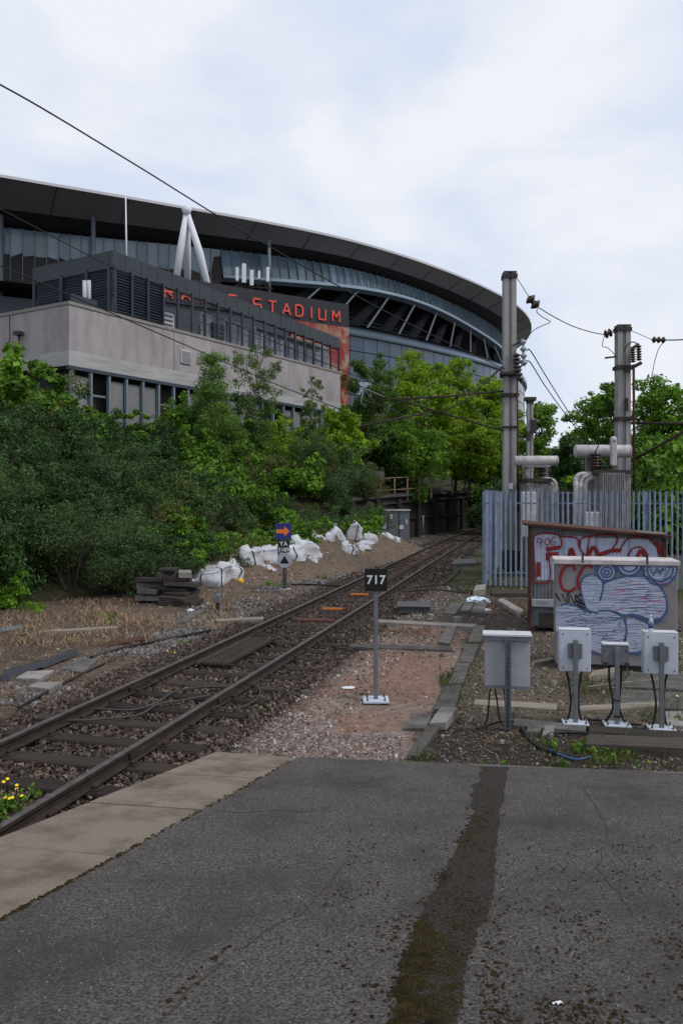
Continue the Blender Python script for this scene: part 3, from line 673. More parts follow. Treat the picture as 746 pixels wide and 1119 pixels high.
# lower body: pale band, then rows of glazing
lo = lambda i: float(np.interp(i, [i0, imid, itip], [3.0, 2.6, 1.2]))
sbuild(band([(lambda i: lo(i) + .8, CAMZ + 25.9), (lambda i: lo(i) - .1, CAMZ + 25.85), (lambda i: lo(i) - .25, CAMZ + 24.6), (lambda i: lo(i) + .3, CAMZ + 24.5)], i_from=ist), 'pale_band', M['band_pale'])
zz = CAMZ + 24.4
for row in range(7):
    zb = zz - 2.1
    for i in range(ist + 2, min(NS - 3, itip + 26), 2):
        q = [SP(i, lo(i) + .25, zb), SP(i + 2, lo(i) + .25, zb), SP(i + 2, lo(i) + .25, zz), SP(i, lo(i) + .25, zz)]
        c = sum((Vector(p) for p in q), Vector()) / 4; q = [c + (Vector(p) - c) * .975 for p in q]; nn = Vector((nrm[i][0], nrm[i][1], 0)) * .06
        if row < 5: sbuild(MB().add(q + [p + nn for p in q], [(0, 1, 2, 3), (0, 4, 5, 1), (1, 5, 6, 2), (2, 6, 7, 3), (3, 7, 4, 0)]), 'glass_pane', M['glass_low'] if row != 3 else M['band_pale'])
    zz = zb - (.12 if row != 2 else .12)
sbuild(band([(lambda i: lo(i) + .4, CAMZ + 24.5), (lambda i: lo(i) + .4, -1)], smooth=False), 'lower_wall', M['facade_dark'])
# white raking columns under the roof
top = A(204, 231, 99.0)
for (bx, by, d, r0, r1) in ((190, 312, 100, .34, .42), (205, 318, 103.5, .34, .42), (232, 322, 100.5, .34, .42)):
    sbuild(MB().tube([A(bx, by + 12, d), A((bx + 204) / 2 + .3, (by + 231) / 2, (d + 99) / 2), top], [r1, .47, r0], 12), 'raking_column', M['col_white'])
sbuild(MB().lathe(top - Vector((0, 0, .5)), (0, 0, 1), [(0, .36), (.5, .55), (1.0, .65)], 12), 'column_head', M['col_white'])
for (px, y0, y1, d, r) in ((102, 235, 320, 103, .28), (294, 262, 330, 112, .24), (0, 235, 330, 100, .4)):
    sbuild(MB().tube([A(px, y1, d), A(px, y0, d)], r, 10), 'slim_column', M['strut'])

# red-lettered signboard and banner in front of the stadium
SB0, SB1 = np.array((-23.4, 69.2)), np.array((.78, 85.0)); sbd = (SB1 - SB0) / np.linalg.norm(SB1 - SB0); sbl = float(np.linalg.norm(SB1 - SB0)); sba = math.atan2(sbd[1], sbd[0])
zt_s, zb_s = CAMZ + 20.55, CAMZ + 18.1
sg = thing('stadium_sign', (SB0[0], SB0[1], zb_s), 'long dark signboard with red stadium lettering below the curved roof', 'sign', rz=sba)
MB().box((sbl / 2, .25, (zt_s - zb_s) / 2), (sbl, .5, zt_s - zb_s)).build('signboard', M['signboard'], sg)
MB().box((sbl / 2, .35, -3.5), (sbl, .2, 6.9)).build('lower_screen', M['facade_dark'], sg)
def text(name, body, size, mat, parent, loc, rot, align='LEFT', ext=.01, spacing=1.0, sx=1.0):
    cu = bpy.data.curves.new(name, 'FONT'); cu.body = body; cu.size = size; cu.extrude = ext; cu.offset = size * .018; cu.align_x = align; cu.space_character = spacing
    o = bpy.data.objects.new(name, cu); col.objects.link(o)
    dg = bpy.context.evaluated_depsgraph_get(); me = bpy.data.meshes.new_from_object(o.evaluated_get(dg)); bpy.data.objects.remove(o); bpy.data.curves.remove(cu)
    me.name = name; me.materials.clear(); me.materials.append(mat)
    t = bpy.data.objects.new(name, me); col.objects.link(t); t.parent = parent; t.location = loc; t.rotation_euler = rot; t.scale = (sx, 1, 1); return t
# block letters, built stroke by stroke and placed one by one
GL = {'E': [[(.9, 1), (0, 1), (0, 0), (.9, 0)], [(0, .5), (.75, .5)]], 'M': [[(0, 0), (0, 1), (.5, .4), (1, 1), (1, 0)]], 'I': [[(.5, 0), (.5, 1)]],
      'R': [[(0, 0), (0, 1), (.9, 1), (.9, .5), (0, .5)], [(.4, .5), (.95, 0)]], 'A': [[(0, 0), (.5, 1), (1, 0)], [(.22, .32), (.78, .32)]], 'T': [[(0, 1), (1, 1)], [(.5, 1), (.5, 0)]],
      'S': [[(.95, 1), (0, 1), (0, .52), (.95, .52), (.95, 0), (0, 0)]], 'D': [[(0, 0), (0, 1), (.7, 1), (.95, .75), (.95, .25), (.7, 0), (0, 0)]], 'U': [[(0, 1), (0, 0), (.95, 0), (.95, 1)]]}
pos = {}
word = 'EMIRATES STADIUM'
lpx = [130, 149, 167, 184.5, 203, 220.5, 237, 254, None, 280.7, 297, 312.5, 326.5, 339.5, 351.5, 366.5]
for ch, px in zip(word, lpx):
    if px is None: continue
    u = (px - CX) / F; s = (u * SB0[1] - SB0[0]) / (sbd[0] - u * sbd[1]); w = .86; h = 1.12; mb = MB()
    for stroke in GL[ch]:
        for a, b in zip(stroke[:-1], stroke[1:]):
            mb.beam((s + (a[0] - .5) * w, -.05, .42 + a[1] * h), (s + (b[0] - .5) * w, -.05, .42 + b[1] * h), .16, .2, (0, 1, 0))
    # strokes cross at their ends, so nudge each a hair apart in depth
    mb.v = [(x, y - .0007 * (k // 8), z) for k, (x, y, z) in enumerate(mb.v)]
    mb.build('letter', M['sign_letter'], sg)
m, N, L, p, t = custom('banner_print', .6)
vo = N.new('ShaderNodeTexNoise'); vo.inputs['Scale'].default_value = .42; vo.inputs['Detail'].default_value = 2; vo.inputs['Distortion'].default_value = 1.6
mpn = N.new('ShaderNodeMapping'); mpn.inputs['Scale'].default_value = (1, 1, .75); L.new(t.outputs['Object'], mpn.inputs['Vector']); L.new(mpn.outputs[0], vo.inputs['Vector'])
cr = N.new('ShaderNodeValToRGB'); cr.color_ramp.interpolation = 'EASE'
for e in list(cr.color_ramp.elements)[1:]: cr.color_ramp.elements.remove(e)
cr.color_ramp.elements[0].position = .30; cr.color_ramp.elements[0].color = (.05, .014, .013, 1)
for pos_, c in ((.38, (.19, .022, .020)), (.47, (.25, .04, .032)), (.55, (.26, .13, .095)), (.64, (.30, .22, .16)), (.72, (.20, .035, .03))):
    e = cr.color_ramp.elements.new(pos_); e.color = (*c, 1)
L.new(vo.outputs['Fac'], cr.inputs['Fac']); L.new(cr.outputs['Color'], p.inputs['Base Color'])
u = (318 - CX) / F; s0 = (u * SB0[1] - SB0[0]) / (sbd[0] - u * sbd[1])
bn = thing('printed_banner', (SB0[0] + sbd[0] * s0 + sbd[1] * .12, SB0[1] + sbd[1] * s0 - sbd[0] * .12, 0), 'tall red and cream printed banner hanging below the red lettering', 'banner', rz=sba)
MB().box(((sbl - s0) / 2, .2, (zb_s - .03 + CAMZ + 9.5) / 2), (sbl - s0, .24, zb_s - .03 - CAMZ - 9.5)).build('printed_sheet', m, bn)
# phone antennas above the signboard
an = thing('antenna_mast', A(278, 330, 90), 'cluster of white panel antennas on a steel frame above the lettering', 'antenna')
an_o = Vector(an.location)
for (px, y0, y1, w) in ((259, 292, 307, 3), (266.5, 288, 309, 4.4), (275, 295, 312, 4), (283, 296, 305, 2.6), (292.5, 292, 308, 3.2)):
    a, b = A(px, y1, 90), A(px, y0, 90); MB().box((a + b) / 2 - an_o, (w / F * 90, .3, (b - a).z), bev=.05).build('panel_antenna', M['col_white'], an)
    MB().tube([A(px + 1, 322, 90.3) - an_o, A(px + 1, y0 + 3, 90.3) - an_o], .07, 6).build('antenna_pole', M['dark_steel'], an)
fr = MB()
for z_ in (312, 318): fr.beam(A(256, z_, 90.4) - an_o, A(298, z_ + 3, 90.4) - an_o, .14, .14)
for px in (262, 271, 280, 288): fr.beam(A(px, 309, 90.2) - an_o, A(px + 6, 321, 90.6) - an_o, .1, .1)
fr.build('support_frame', M['dark_steel'], an)
tag(MB().tube([A(138.5, 300, 92), A(137.3, 214, 92)], [.13, .07], 8).build('flagpole', M['col_white']), 'thin white flagpole rising behind the dark louvred screen', 'flagpole')

# ------------------------------------------------------------------ concrete building on the embankment
BC = np.array((-15.4, 45.0)); ub = np.array((.517, .857)); ub /= np.linalg.norm(ub); vb = np.array((-ub[1], ub[0]))   # along right face, along left face
ba = math.atan2(ub[1], ub[0])
bl = thing('concrete_building', (BC[0], BC[1], 0), 'grey blockwork building with dark louvred plant screen on the embankment', 'building', rz=ba)
# local axes: x along the right face, y along the left face; z up
H0 = CAMZ + 10.9
m, N, L, p, t = custom('blockwork', .9)
br = N.new('ShaderNodeTexBrick'); br.inputs['Scale'].default_value = 1.0; br.inputs['Brick Width'].default_value = .45; br.inputs['Row Height'].default_value = .225; br.inputs['Mortar Size'].default_value = .012
br.inputs['Color1'].default_value = (.345, .318, .325, 1); br.inputs['Color2'].default_value = (.330, .303, .310, 1); br.inputs['Mortar'].default_value = (.300, .275, .280, 1)
geo = N.new('ShaderNodeNewGeometry')
sep = N.new('ShaderNodeSeparateXYZ'); L.new(t.outputs['Object'], sep.inputs[0]); cmb = N.new('ShaderNodeCombineXYZ')
ad = N.new('ShaderNodeMath'); L.new(sep.outputs['X'], ad.inputs[0]); L.new(sep.outputs['Y'], ad.inputs[1]); L.new(ad.outputs[0], cmb.inputs['X']); L.new(sep.outputs['Z'], cmb.inputs['Y']); L.new(cmb.outputs[0], br.inputs['Vector'])
no = N.new('ShaderNodeTexNoise'); no.inputs['Scale'].default_value = .55; no.inputs['Detail'].default_value = 7; no.inputs['Roughness'].default_value = .65
mpn = N.new('ShaderNodeMapping'); mpn.inputs['Scale'].default_value = (1.6, 1.6, .5); L.new(t.outputs['Object'], mpn.inputs['Vector']); L.new(mpn.outputs[0], no.inputs['Vector'])
rp = N.new('ShaderNodeMapRange'); rp.inputs['From Min'].default_value = .42; rp.inputs['From Max'].default_value = .72; rp.inputs['To Max'].default_value = .7; L.new(no.outputs['Fac'], rp.inputs['Value'])
x = N.new('ShaderNodeMixRGB'); L.new(rp.outputs[0], x.inputs['Fac']); L.new(br.outputs['Color'], x.inputs['Color1']); x.inputs['Color2'].default_value = (.16, .14, .14, 1); L.new(x.outputs[0], p.inputs['Base Color'])
bu = N.new('ShaderNodeBump'); bu.inputs['Strength'].default_value = .3; bu.inputs['Distance'].default_value = .02; bu.invert = True; L.new(br.outputs['Fac'], bu.inputs['Height']); L.new(bu.outputs[0], p.inputs['Normal'])
BL = 29.6; zb1 = CAMZ + 8.3; zb0 = CAMZ + 7.45
W2 = 26.0
MB().box((BL / 2, W2 / 2, (H0 + zb1) / 2), (BL, W2, H0 - zb1)).build('block_wall', m, bl)
MB().box((BL / 2, W2 / 2, (zb1 + zb0) / 2 - .005), (BL + .10, W2 + .10, zb1 - zb0 - .01)).build('concrete_ring_beam', material('stained_beam', (.40, .39, .39), .9, var=(.30, .29, .29), scale=1.5, amount=.8, grime=(.17, .19, .195), gscale=.9, gamount=.5, stretch=(.4, .4, 3)), bl)
MB().box((BL / 2 + .02, W2 / 2 + .02, H0 + .09), (BL + .16, W2 + .16, .18)).build('parapet_coping', M['concrete'], bl)
for s_ in (5.2,): MB().box((-.012, s_, (H0 + zb0) / 2), (.03, .05, H0 - zb0)).build('movement_joint', M['facade_dark'], bl)
for s_ in (8.5, 17.5): MB().box((s_, -.012, (H0 + zb1) / 2), (.04, .03, H0 - zb1)).build('movement_joint', M['panel_grey'], bl)
MB().box((9.6, -.05, H0 - 1.55), (1.0, .1, .9), bev=.02).build('vent_frame', M['plant'], bl)
MB().box((9.6, -.11, H0 - 1.55), (.82, .03, .72)).build('vent_cover', M['panel_grey'], bl)
# undercroft: steel posts, panels and dark bays
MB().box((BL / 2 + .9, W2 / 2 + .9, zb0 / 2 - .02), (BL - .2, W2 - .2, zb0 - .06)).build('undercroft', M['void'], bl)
MB().box((BL / 2, -.02, zb0 - .12), (BL + .1, .3, .2)).build('edge_beam', M['louvre'], bl)
for k in range(22):
    xx = .15 + k * 1.38
    MB().box((xx, -.02, zb0 - 2.6), (.14, .22, 4.8)).build('steel_post', M['mullion'], bl)
    if k < 21:
        if k not in (1, 5, 6, 13, 14): MB().box((xx + .69, .18, zb0 - 2.8), (1.2, .08, 4.6)).build('wall_panel', M['panel_grey'], bl)
        else: MB().box((xx + .69, .16, zb0 - 1.5), (1.2, .06, .12)).build('transom', M['mullion'], bl)
# louvred plant screen on the roof
sx0 = 3.3; hs0, hs1 = CAMZ + 14.85, CAMZ + 14.05
def hs(x): return hs0 + (hs1 - hs0) * (x - sx0) / (BL - sx0)
MB().add([(sx0, .05, hs0 - 1.05), (BL, .05, hs1 - 1.0), (BL, .05, hs1), (sx0, .05, hs0), (sx0, .4, hs0 - 1.05), (BL, .4, hs1 - 1.0), (BL, .4, hs1), (sx0, .4, hs0)],
         [(0, 1, 2, 3), (5, 4, 7, 6), (3, 2, 6, 7), (0, 4, 5, 1), (1, 5, 6, 2), (0, 3, 7, 4)]).build('fascia', M['facade_dark'], bl)
for k in range(19): MB().box((sx0 + 1.0 + k * 1.365, .045, hs(sx0 + 1.0 + k * 1.365) - .52), (.03, .012, .98)).build('panel_joint', M['signboard'], bl)
LW = 7.0
MB().box((sx0 + .17, .42 + LW / 2, hs0 - .52), (.34, LW - .02, 1.03)).build('fascia', M['facade_dark'], bl)
n_l = 15
for k in range(n_l):
    z_ = H0 + .35 + k * (hs0 - 1.1 - H0 - .35) / (n_l - 1)
    MB().box((sx0 + .16, .3 + LW / 2, z_), (.18, LW - .4, .05), Matrix.Rotation(R(40), 3, 'Y')).build('louvre_blade', M['louvre'], bl)
    MB().box((sx0 + 2.3, .16, z_), (4.3, .18, .05), Matrix.Rotation(R(-40), 3, 'X')).build('louvre_blade', M['louvre'], bl)
MB().box((sx0 + .42, .5 + LW / 2, (H0 + hs0 - 1.1) / 2 + .1), (.1, LW - .3, hs0 - 1.3 - H0)).build('louvre_backing', M['facade_dark'], bl)
MB().box((sx0 + 2.5, .45, (H0 + hs0 - 1.1) / 2 + .1), (4.0, .1, hs0 - 1.3 - H0)).build('louvre_backing', M['facade_dark'], bl)
for yy in (.36, 2.3, 4.6, LW + .2): MB().box((sx0 - .02, yy, (H0 + hs0) / 2 - .4), (.16, .16, hs0 - H0 - 1.0)).build('screen_post', M['facade_dark'], bl)
xx = sx0 + .1; k = 0
while xx < BL + .01:
    MB().box((xx, -.02, (H0 + hs(xx) - 1) / 2 + .15), (.13, .15, hs(xx) - 1.0 - H0 - .1)).build('screen_post', M['facade_dark'], bl)
    if xx > sx0 + 4.3 and xx + 1.1 < BL:
        q = MB().box((xx + .68, .12, H0 + .62), (1.2, .03, .05)).box((xx + .68, .12, H0 + 1.12), (1.2, .03, .05)).build('screen_rail', M['facade_dark'], bl)
    xx += 1.365; k += 1
for k, (x0, x1) in enumerate(((12.6, 13.8), (15.2, 16.6), (16.7, 18.0), (19.0, 20.3), (20.4, 21.7), (21.8, 23.1), (23.2, 24.5), (24.6, 25.9), (26.0, 27.3), (27.4, 28.7), (28.75, 29.5))):
    pa = MB().box(((x0 + x1) / 2, 1.3, H0 + 1.25), (x1 - x0, .1, 1.75 if x0 < 18.5 else 2.3)).build('window_pane', M['pane'], bl)
    MB().box(((x0 + x1) / 2, 1.22, H0 + 2.16), (x1 - x0 - .02, .08, .08)).build('frame', M['plant' if x0 < 18.5 else 'facade_dark'], pa)
for k, (x0, y0, w, d, h, mt) in enumerate(((8.8, 1.2, 2.2, 1.6, 1.35, 'plant'), (11.0, 2.6, 1.0, 1.2, 2.0, 'facade_dark'), (14.3, 1.0, 1.2, 1.5, 1.5, 'facade_dark'), (18.3, 2.4, 2.2, 1.0, .9, 'plant'), (22.3, 1.6, 1.6, 1.2, 1.1, 'facade_dark'))):
    un = MB().box((x0, y0 + d / 2, H0 + .18 + h / 2), (w, d, h), bev=.05).build('plant_unit', M[mt], bl)
    for q in range(4): MB().box((x0, y0 - .03, H0 + .4 + q * h / 4.6), (w * .8, .05, .07)).build('grille_slat', M['louvre'], un)
for k, dx in enumerate((0, .42)): MB().tube([(sx0 - 1.4 + dx, .9 + k * .1, H0 + .1), (sx0 - 1.4 + dx, .9 + k * .1, H0 + 1.9 + .12 * k)], .12, 10).build('vent_pipe', M['plant'], bl)
MB().box((1.3, .25, H0 + .45), (1.9, .06, .5)).box((.5, .25, H0 + .72), (.1, .1, .1)).build('roof_guard', M['facade_dark'], bl)
MB().tube([(-.2, 4.1, zb0 - .5), (-.2, 4.1, H0 - 1.35)], .06, 6).box((-.25, 4.1, H0 - 1.25), (.35, .5, .22)).build('wall_lamp', M['facade_dark'], bl)
MB().tube([(17.8, -.1, H0 + .4), (18.0, -.55, H0 + .5), (18.2, -.6, H0 + .2)], .05, 6).build('conduit', M['facade_dark'], bl)

# ------------------------------------------------------------------ palisade fence
FD = 25.4
def fence_run(name, label, a, b, npale, h=3.08, posts=None, cat='fence'):
    a, b = Vector(a), Vector(b); L = (b - a).length; ang = math.atan2(b.y - a.y, b.x - a.x)
    t = thing(name, a, label, cat, rz=ang)
    w = .066; pm = None
    for i in range(npale):
        x = (i + .5) * L / npale
        if pm is None:
            mb = MB(); pts = [(-w / 2, 0), (-w / 4, -.022), (w / 4, -.022), (w / 2, 0)]
            def row(z, k=1.0, dy=0): return [(px * k, py + dy, z) for px, py in pts]
            vs = row(0) + row(h - .18) + [(-w / 2 - .005, .0, h - .02), (-w / 4, -.03, h - .10), (w / 4, -.03, h - .10), (w / 2 + .005, .0, h - .02)]
            vs += [(x_, y_ + .006, z_) for x_, y_, z_ in vs]
            fs = []
            for k in range(2):
                for q in range(3): fs += [(k * 4 + q, k * 4 + q + 1, k * 4 + q + 5, k * 4 + q + 4), (12 + k * 4 + q + 1, 12 + k * 4 + q, 12 + k * 4 + q + 4, 12 + k * 4 + q + 5)]
            mb.add(vs, fs); o = mb.build('pale', M['fence'], t); pm = o.data
            tip = [(0, 0, 0)]
        else: o = link('pale', pm, None, t)
        o.location = (x, -.045, .04 + rnd.uniform(-.012, .012)); o.rotation_euler = (rnd.uniform(-.006, .006), rnd.uniform(-.006, .006), 0)
    # splayed tips of the pales stand out as pairs of points
    for z in (.45, h - .42): MB().box((L / 2, 0, z), (L, .04, .05)).build('rail', M['fence'], t)
    for x in (posts or [0.05, 2.8, 5.6, 8.4]):
        if x <= L: MB().box((x, .07, h / 2 - .03), (.11, .06, h - .06)).box((x, .10, h / 2 - .03), (.04, .06, h - .06)).build('post', M['fence'], t)
    return t
f0 = G(527, 641); f1 = Vector((f0.x + 9.6 * math.cos(R(11)), f0.y - 9.6 * math.sin(R(11)), 0))
fence_run('palisade_fence', 'blue grey steel palisade fence with forked tips behind the graffiti shed', f0, f1, 60, posts=[.05, 2.2, 4.95, 7.7])
f2 = Vector((f0.x + 2.5, f0.y + 9.6, 0))
fence_run('palisade_fence', 'side run of palisade fence leading back past the tall mast', Vector((f0.x + .02, f0.y + .12, 0)), f2, 58, posts=[2.7, 5.4, 8.1])

# ------------------------------------------------------------------ overhead line masts
def insulator(mb, a, b, n, r0=.05, r1=.115):
    a, b = Vector(a), Vector(b); L = (b - a).length; prof = [(0, r0 * .6)]
    for k in range(n):
        s = L * (k + .1) / n; e = L * (k + .9) / n
        prof += [(s, r0), (s + (e - s) * .35, r1), (s + (e - s) * .6, r1), (e, r0)]
    prof.append((L, r0 * .6)); return mb.lathe(a, b - a, prof, 10)
def mast(px0, px1, pytop, d, label, name='overhead_line_mast', zbase=0.0):
    cx_ = (px0 + px1) / 2; w = (px1 - px0) / F * d; top = A(cx_, pytop, d); base = Vector((top.x, top.y, zbase))
    t = thing(name, base, label, 'mast'); h = top.z - zbase
    # steel column: two channels back to back with batten plates
    MB().box((-w * .31, 0, h / 2), (w * .38, w * .8, h)).build('channel', M['mast'], t)
    MB().box((w * .31, 0, h / 2), (w * .38, w * .8, h - .004)).build('channel', M['mast'], t)
    MB().box((0, .02, h / 2 - .003), (w * .26, w * .55, h)).build('web_plate', M['mast'], t)
    MB().box((0, 0, h - .12), (w * 1.14, w * 1.0, .16)).box((0, 0, h + .03), (w * 1.02, w * .9, .05)).build('cap', M['dark_steel'], t)
    return t, base, w, h
def drop(px, py, d, base): return A(px, py, d) - base
MD = 30.0
m1, b1_, w1_, h1 = mast(549.5, 563, 299, MD, 'tall grey steel mast standing behind the corner of the palisade fence')
D1 = lambda px, py, dd=0.0: drop(px, py, MD + dd, b1_)
for py in (410, 432): MB().box(D1(556.3, py), (w1_ * 1.35, w1_ * 1.2, .12)).build('collar', M['dark_steel'], m1)
MB().box(D1(556.5, 467), (w1_ * 1.12, w1_ * 1.05, .08)).build('collar', M['dark_steel'], m1)
MB().box(D1(556.3, 408, -.3), (.66, .3, .1)).build('bracket', M['dark_steel'], m1)
MB().box(D1(557.8, 531, -.35), (.13, .02, .22)).build('number_plate', M['sign_white'], m1)
MB().box(D1(558.5, 612, -.2), (.62, .5, .75), bev=.05).build('base_box', M['dark_steel'], m1)
MB().tube([D1(565, 414, -.3), D1(565.5, 480, -.3), D1(566, 560, -.3)], .035, 6).build('earth_cable', M['rust'], m1)
mb = MB(); insulator(mb, D1(565.3, 411, -.35), D1(564.3, 386, -.35), 6, .07, .14); mb.build('insulator', M['porcelain'], m1)
mb = MB(); insulator(mb, D1(569, 416, -.5), D1(566, 402, -.5), 3, .06, .12); mb.build('insulator', M['porcelain'], m1)
mb = MB(); insulator(mb, D1(572.5, 400, -.4), D1(571, 370, -.4), 4, .05, .12); mb.build('insulator', M['glass_ins'], m1)
MB().beam(D1(560, 378, -.4), D1(575, 369, -.4), .07, .07).beam(D1(561, 395, -.4), D1(575, 394, -.4), .06, .06).beam(D1(560, 412, -.35), D1(570, 399, -.35), .06, .06).build('switch_arm', M['dark_steel'], m1)
# cantilever tubes reaching over the track
MB().tube([D1(551, 427), D1(486, 433, -1.0), D1(421, 437, -2)], .034, 8).build('cantilever_tube', M['rust_dark'], m1)
MB().tube([D1(550, 471), D1(490, 453, -1.0), D1(436, 437, -1.9)], .034, 8).build('cantilever_tube', M['rust_dark'], m1)
MB().tube([D1(472, 450, -1.3), D1(430, 458, -2), D1(391, 467, -2.6)], .034, 8).build('registration_arm', M['rust_dark'], m1)
for pts in (((420, 434), (397, 424), (392, 436)), ((397, 426), (394, 440), (400, 445))): MB().tube([D1(*p, -2.3) for p in pts], .028, 6).build('dropper_clamp', M['galv'], m1)
MB().tube([D1(550, 400, -.2), D1(505, 440, -1.0), D1(470, 455, -1.3)], .022, 6).build('stay_wire', M['wire'], m1)

MD2 = 31.0
m2, b2_, w2_, h2 = mast(673, 687, 357, MD2, 'thick grey steel mast with paired insulators behind the larger transformer')
D2 = lambda px, py, dd=0.0: drop(px, py, MD2 + dd, b2_)
for py in (402, 458): MB().box(D2(680, py), (w2_ * 1.2, w2_ * 1.15, .14)).build('collar', M['dark_steel'], m2)
MB().beam(D2(684, 405, -.3), D2(701, 396, -.5), .12, .12).build('bracket', M['dark_steel'], m2)
for (xa, ya, xb, yb) in ((691.5, 396, 691, 381), (698, 394, 697.5, 377)):
    mb = MB(); insulator(mb, D2(xa, ya, -.4), D2(xb, yb, -.4), 6, .06, .11); mb.build('insulator', M['porcelain'], m2)
MB().tube([D2(690, 381, -.4), D2(697.5, 376, -.4)], .07, 6).build('jumper', M['dark_steel'], m2)
MB().tube([D2(692, 398, -.4), D2(692.5, 460, -.4), D2(692.5, 540, -.4)], .05, 6).build('cable_down_pipe', M['rust'], m2)
MB().tube([D2(687, 462), D2(746, 463, -1), D2(790, 464, -1.6)], .05, 8).build('cantilever_tube', M['rust_dark'], m2)
MB().tube([D2(687, 505), D2(725, 484, -1), D2(790, 446, -2)], .05, 8).build('cantilever_tube', M['rust_dark'], m2)
MB().box(D2(684.5, 442, -.3), (.1, .1, .5)).build('bracket', M['dark_steel'], m2)
MB().tube([D2(661, 391, -.3), D2(673, 389.5, -.2)], .04, 6).build('pole_step', M['dark_steel'], m2)
MB().tube(spline([D2(681, 384, -.35), D2(686, 376, -.4), D2(692, 373.5, -.4), D2(697.5, 377, -.4)], 4), .022, 6).build('jumper', M['wire'], m2)

MD3 = 46.0
m3, b3_, w3_, h3 = mast(575.5, 582, 437, MD3, 'slimmer distant steel mast between the two transformers')
D3 = lambda px, py, dd=0.0: drop(px, py, MD3 + dd, b3_)
MB().box(D3(579, 436), (.62, .5, .2)).build('bracket', M['dark_steel'], m3); MB().box(D3(583, 466, -.2), (.28, .2, .8)).build('switch_box', M['dark_steel'], m3); MB().box(D3(577, 476, -.2), (.2, .2, .5)).build('switch_box', M['dark_steel'], m3)

# wires: each span is a thing of its own
def wire(pts, r, label, mat='wire', n=6, cat='cable'):
    P = spline([Vector(p) for p in pts], 8)
    return tag(MB().tube(P, r, n).build('overhead_wire', M[mat]), label, cat)
wire([A(-140, 30, 13), A(0, 92, 15.5), A(142, 176, 18.5), A(260, 249, 21.5), A(380, 318, 25), A(470, 365, 27.5), A(551, 403, 29.8)], .018, 'topmost long black cable crossing the sky above the stadium roof')
wire([A(-120, 170, 16), A(0, 228, 18), A(117, 289, 20.5), A(219, 338, 22.8), A(330, 386, 25), A(421, 424, 27.2)], .013, 'middle black cable passing in front of the dark louvred screen')
wire([A(-120, 238, 16), A(0, 290, 18), A(71, 320, 19.5), A(122, 342, 20.5), A(219, 384, 23), A(300, 419, 25), A(361, 443, 26), A(396, 458, 27.2)], .015, 'lowest black cable sloping across the blockwork wall')
wire([A(395, 436, 27.6), A(430, 448, 27.6), A(470, 470, 27.6)], .012, 'short thin wire hanging below the cantilever tubes', 'cable_grey')
wire([A(565, 304, MD), A(577.5, 324, MD)], .014, 'short wire from the tall mast top to its dark strain insulator')
wire([A(587.5, 335.5, MD), A(605, 346, MD + .3), A(625, 356, MD + .6), A(645, 362.5, MD + .8), A(660, 365.5, MD2)], .018, 'sagging wire strung between the two big masts')
wire([A(668, 362, MD2), A(672, 358, MD2)], .014, 'tiny wire joining the thick mast top to its insulator')
wire([A(687, 360, MD2), A(712, 371, MD2)], .012, 'straight wire leaving the thick mast top to the right')
wire([A(727, 371.5, MD2), A(746, 371, MD2), A(800, 368, MD2)], .026, 'thick wire leaving the frame at the right edge below the roof height')
wire([A(727, 372, MD2), A(720, 380, MD2), A(715, 395, MD2), A(712, 412, MD2)], .014, 'drooping wire under the right hand strain insulator')
wire([A(587, 337, MD), A(586.5, 341, MD), A(592, 346, MD), A(601, 351.5, MD), A(594, 355, MD), A(584, 360, MD), A(575, 369, MD)], .016, 'looping jumper wire under the dark insulator beside the tall mast')
wire([A(575, 383, MD), A(580, 384, MD + .2), A(597, 412, MD + 5), A(622, 452, MD + 11), A(640, 480, MD + 15)], .022, 'upper of the two parallel wires slanting down to the trees', )
wire([A(575, 395, MD), A(580, 397, MD + .2), A(597, 424, MD + 5), A(622, 458, MD + 11), A(650, 492, MD + 15)], .022, 'lower of the two parallel wires slanting down to the trees')
wire([A(660, 367, MD2), A(658, 378, MD2), A(664, 380, MD2), A(673, 389, MD2)], .014, 'small kinked jumper wire left of the thick mast')
wire([A(549, 400, MD), A(535, 412, MD - 1), A(520, 422, MD - 2)], .014, 'short jumper wire left of the tall mast')
def strain(name_label, a, b, n, r):
    mb = MB(); insulator(mb, a, b, n, r * .45, r); return tag(mb.build('strain_insulator', M['porcelain']), name_label, 'insulator')
strain('dark ribbed insulator hanging in the wire beside the tall mast', A(577, 324, MD), A(587.5, 335.5, MD), 2, .21)
strain('dark oval insulator in the wire left of the thick mast', A(660, 365.8, MD2), A(668.5, 362.5, MD2), 2, .17)
strain('three finned insulator in the wire right of the thick mast', A(712, 371, MD2), A(727, 371.5, MD2), 3, .13)

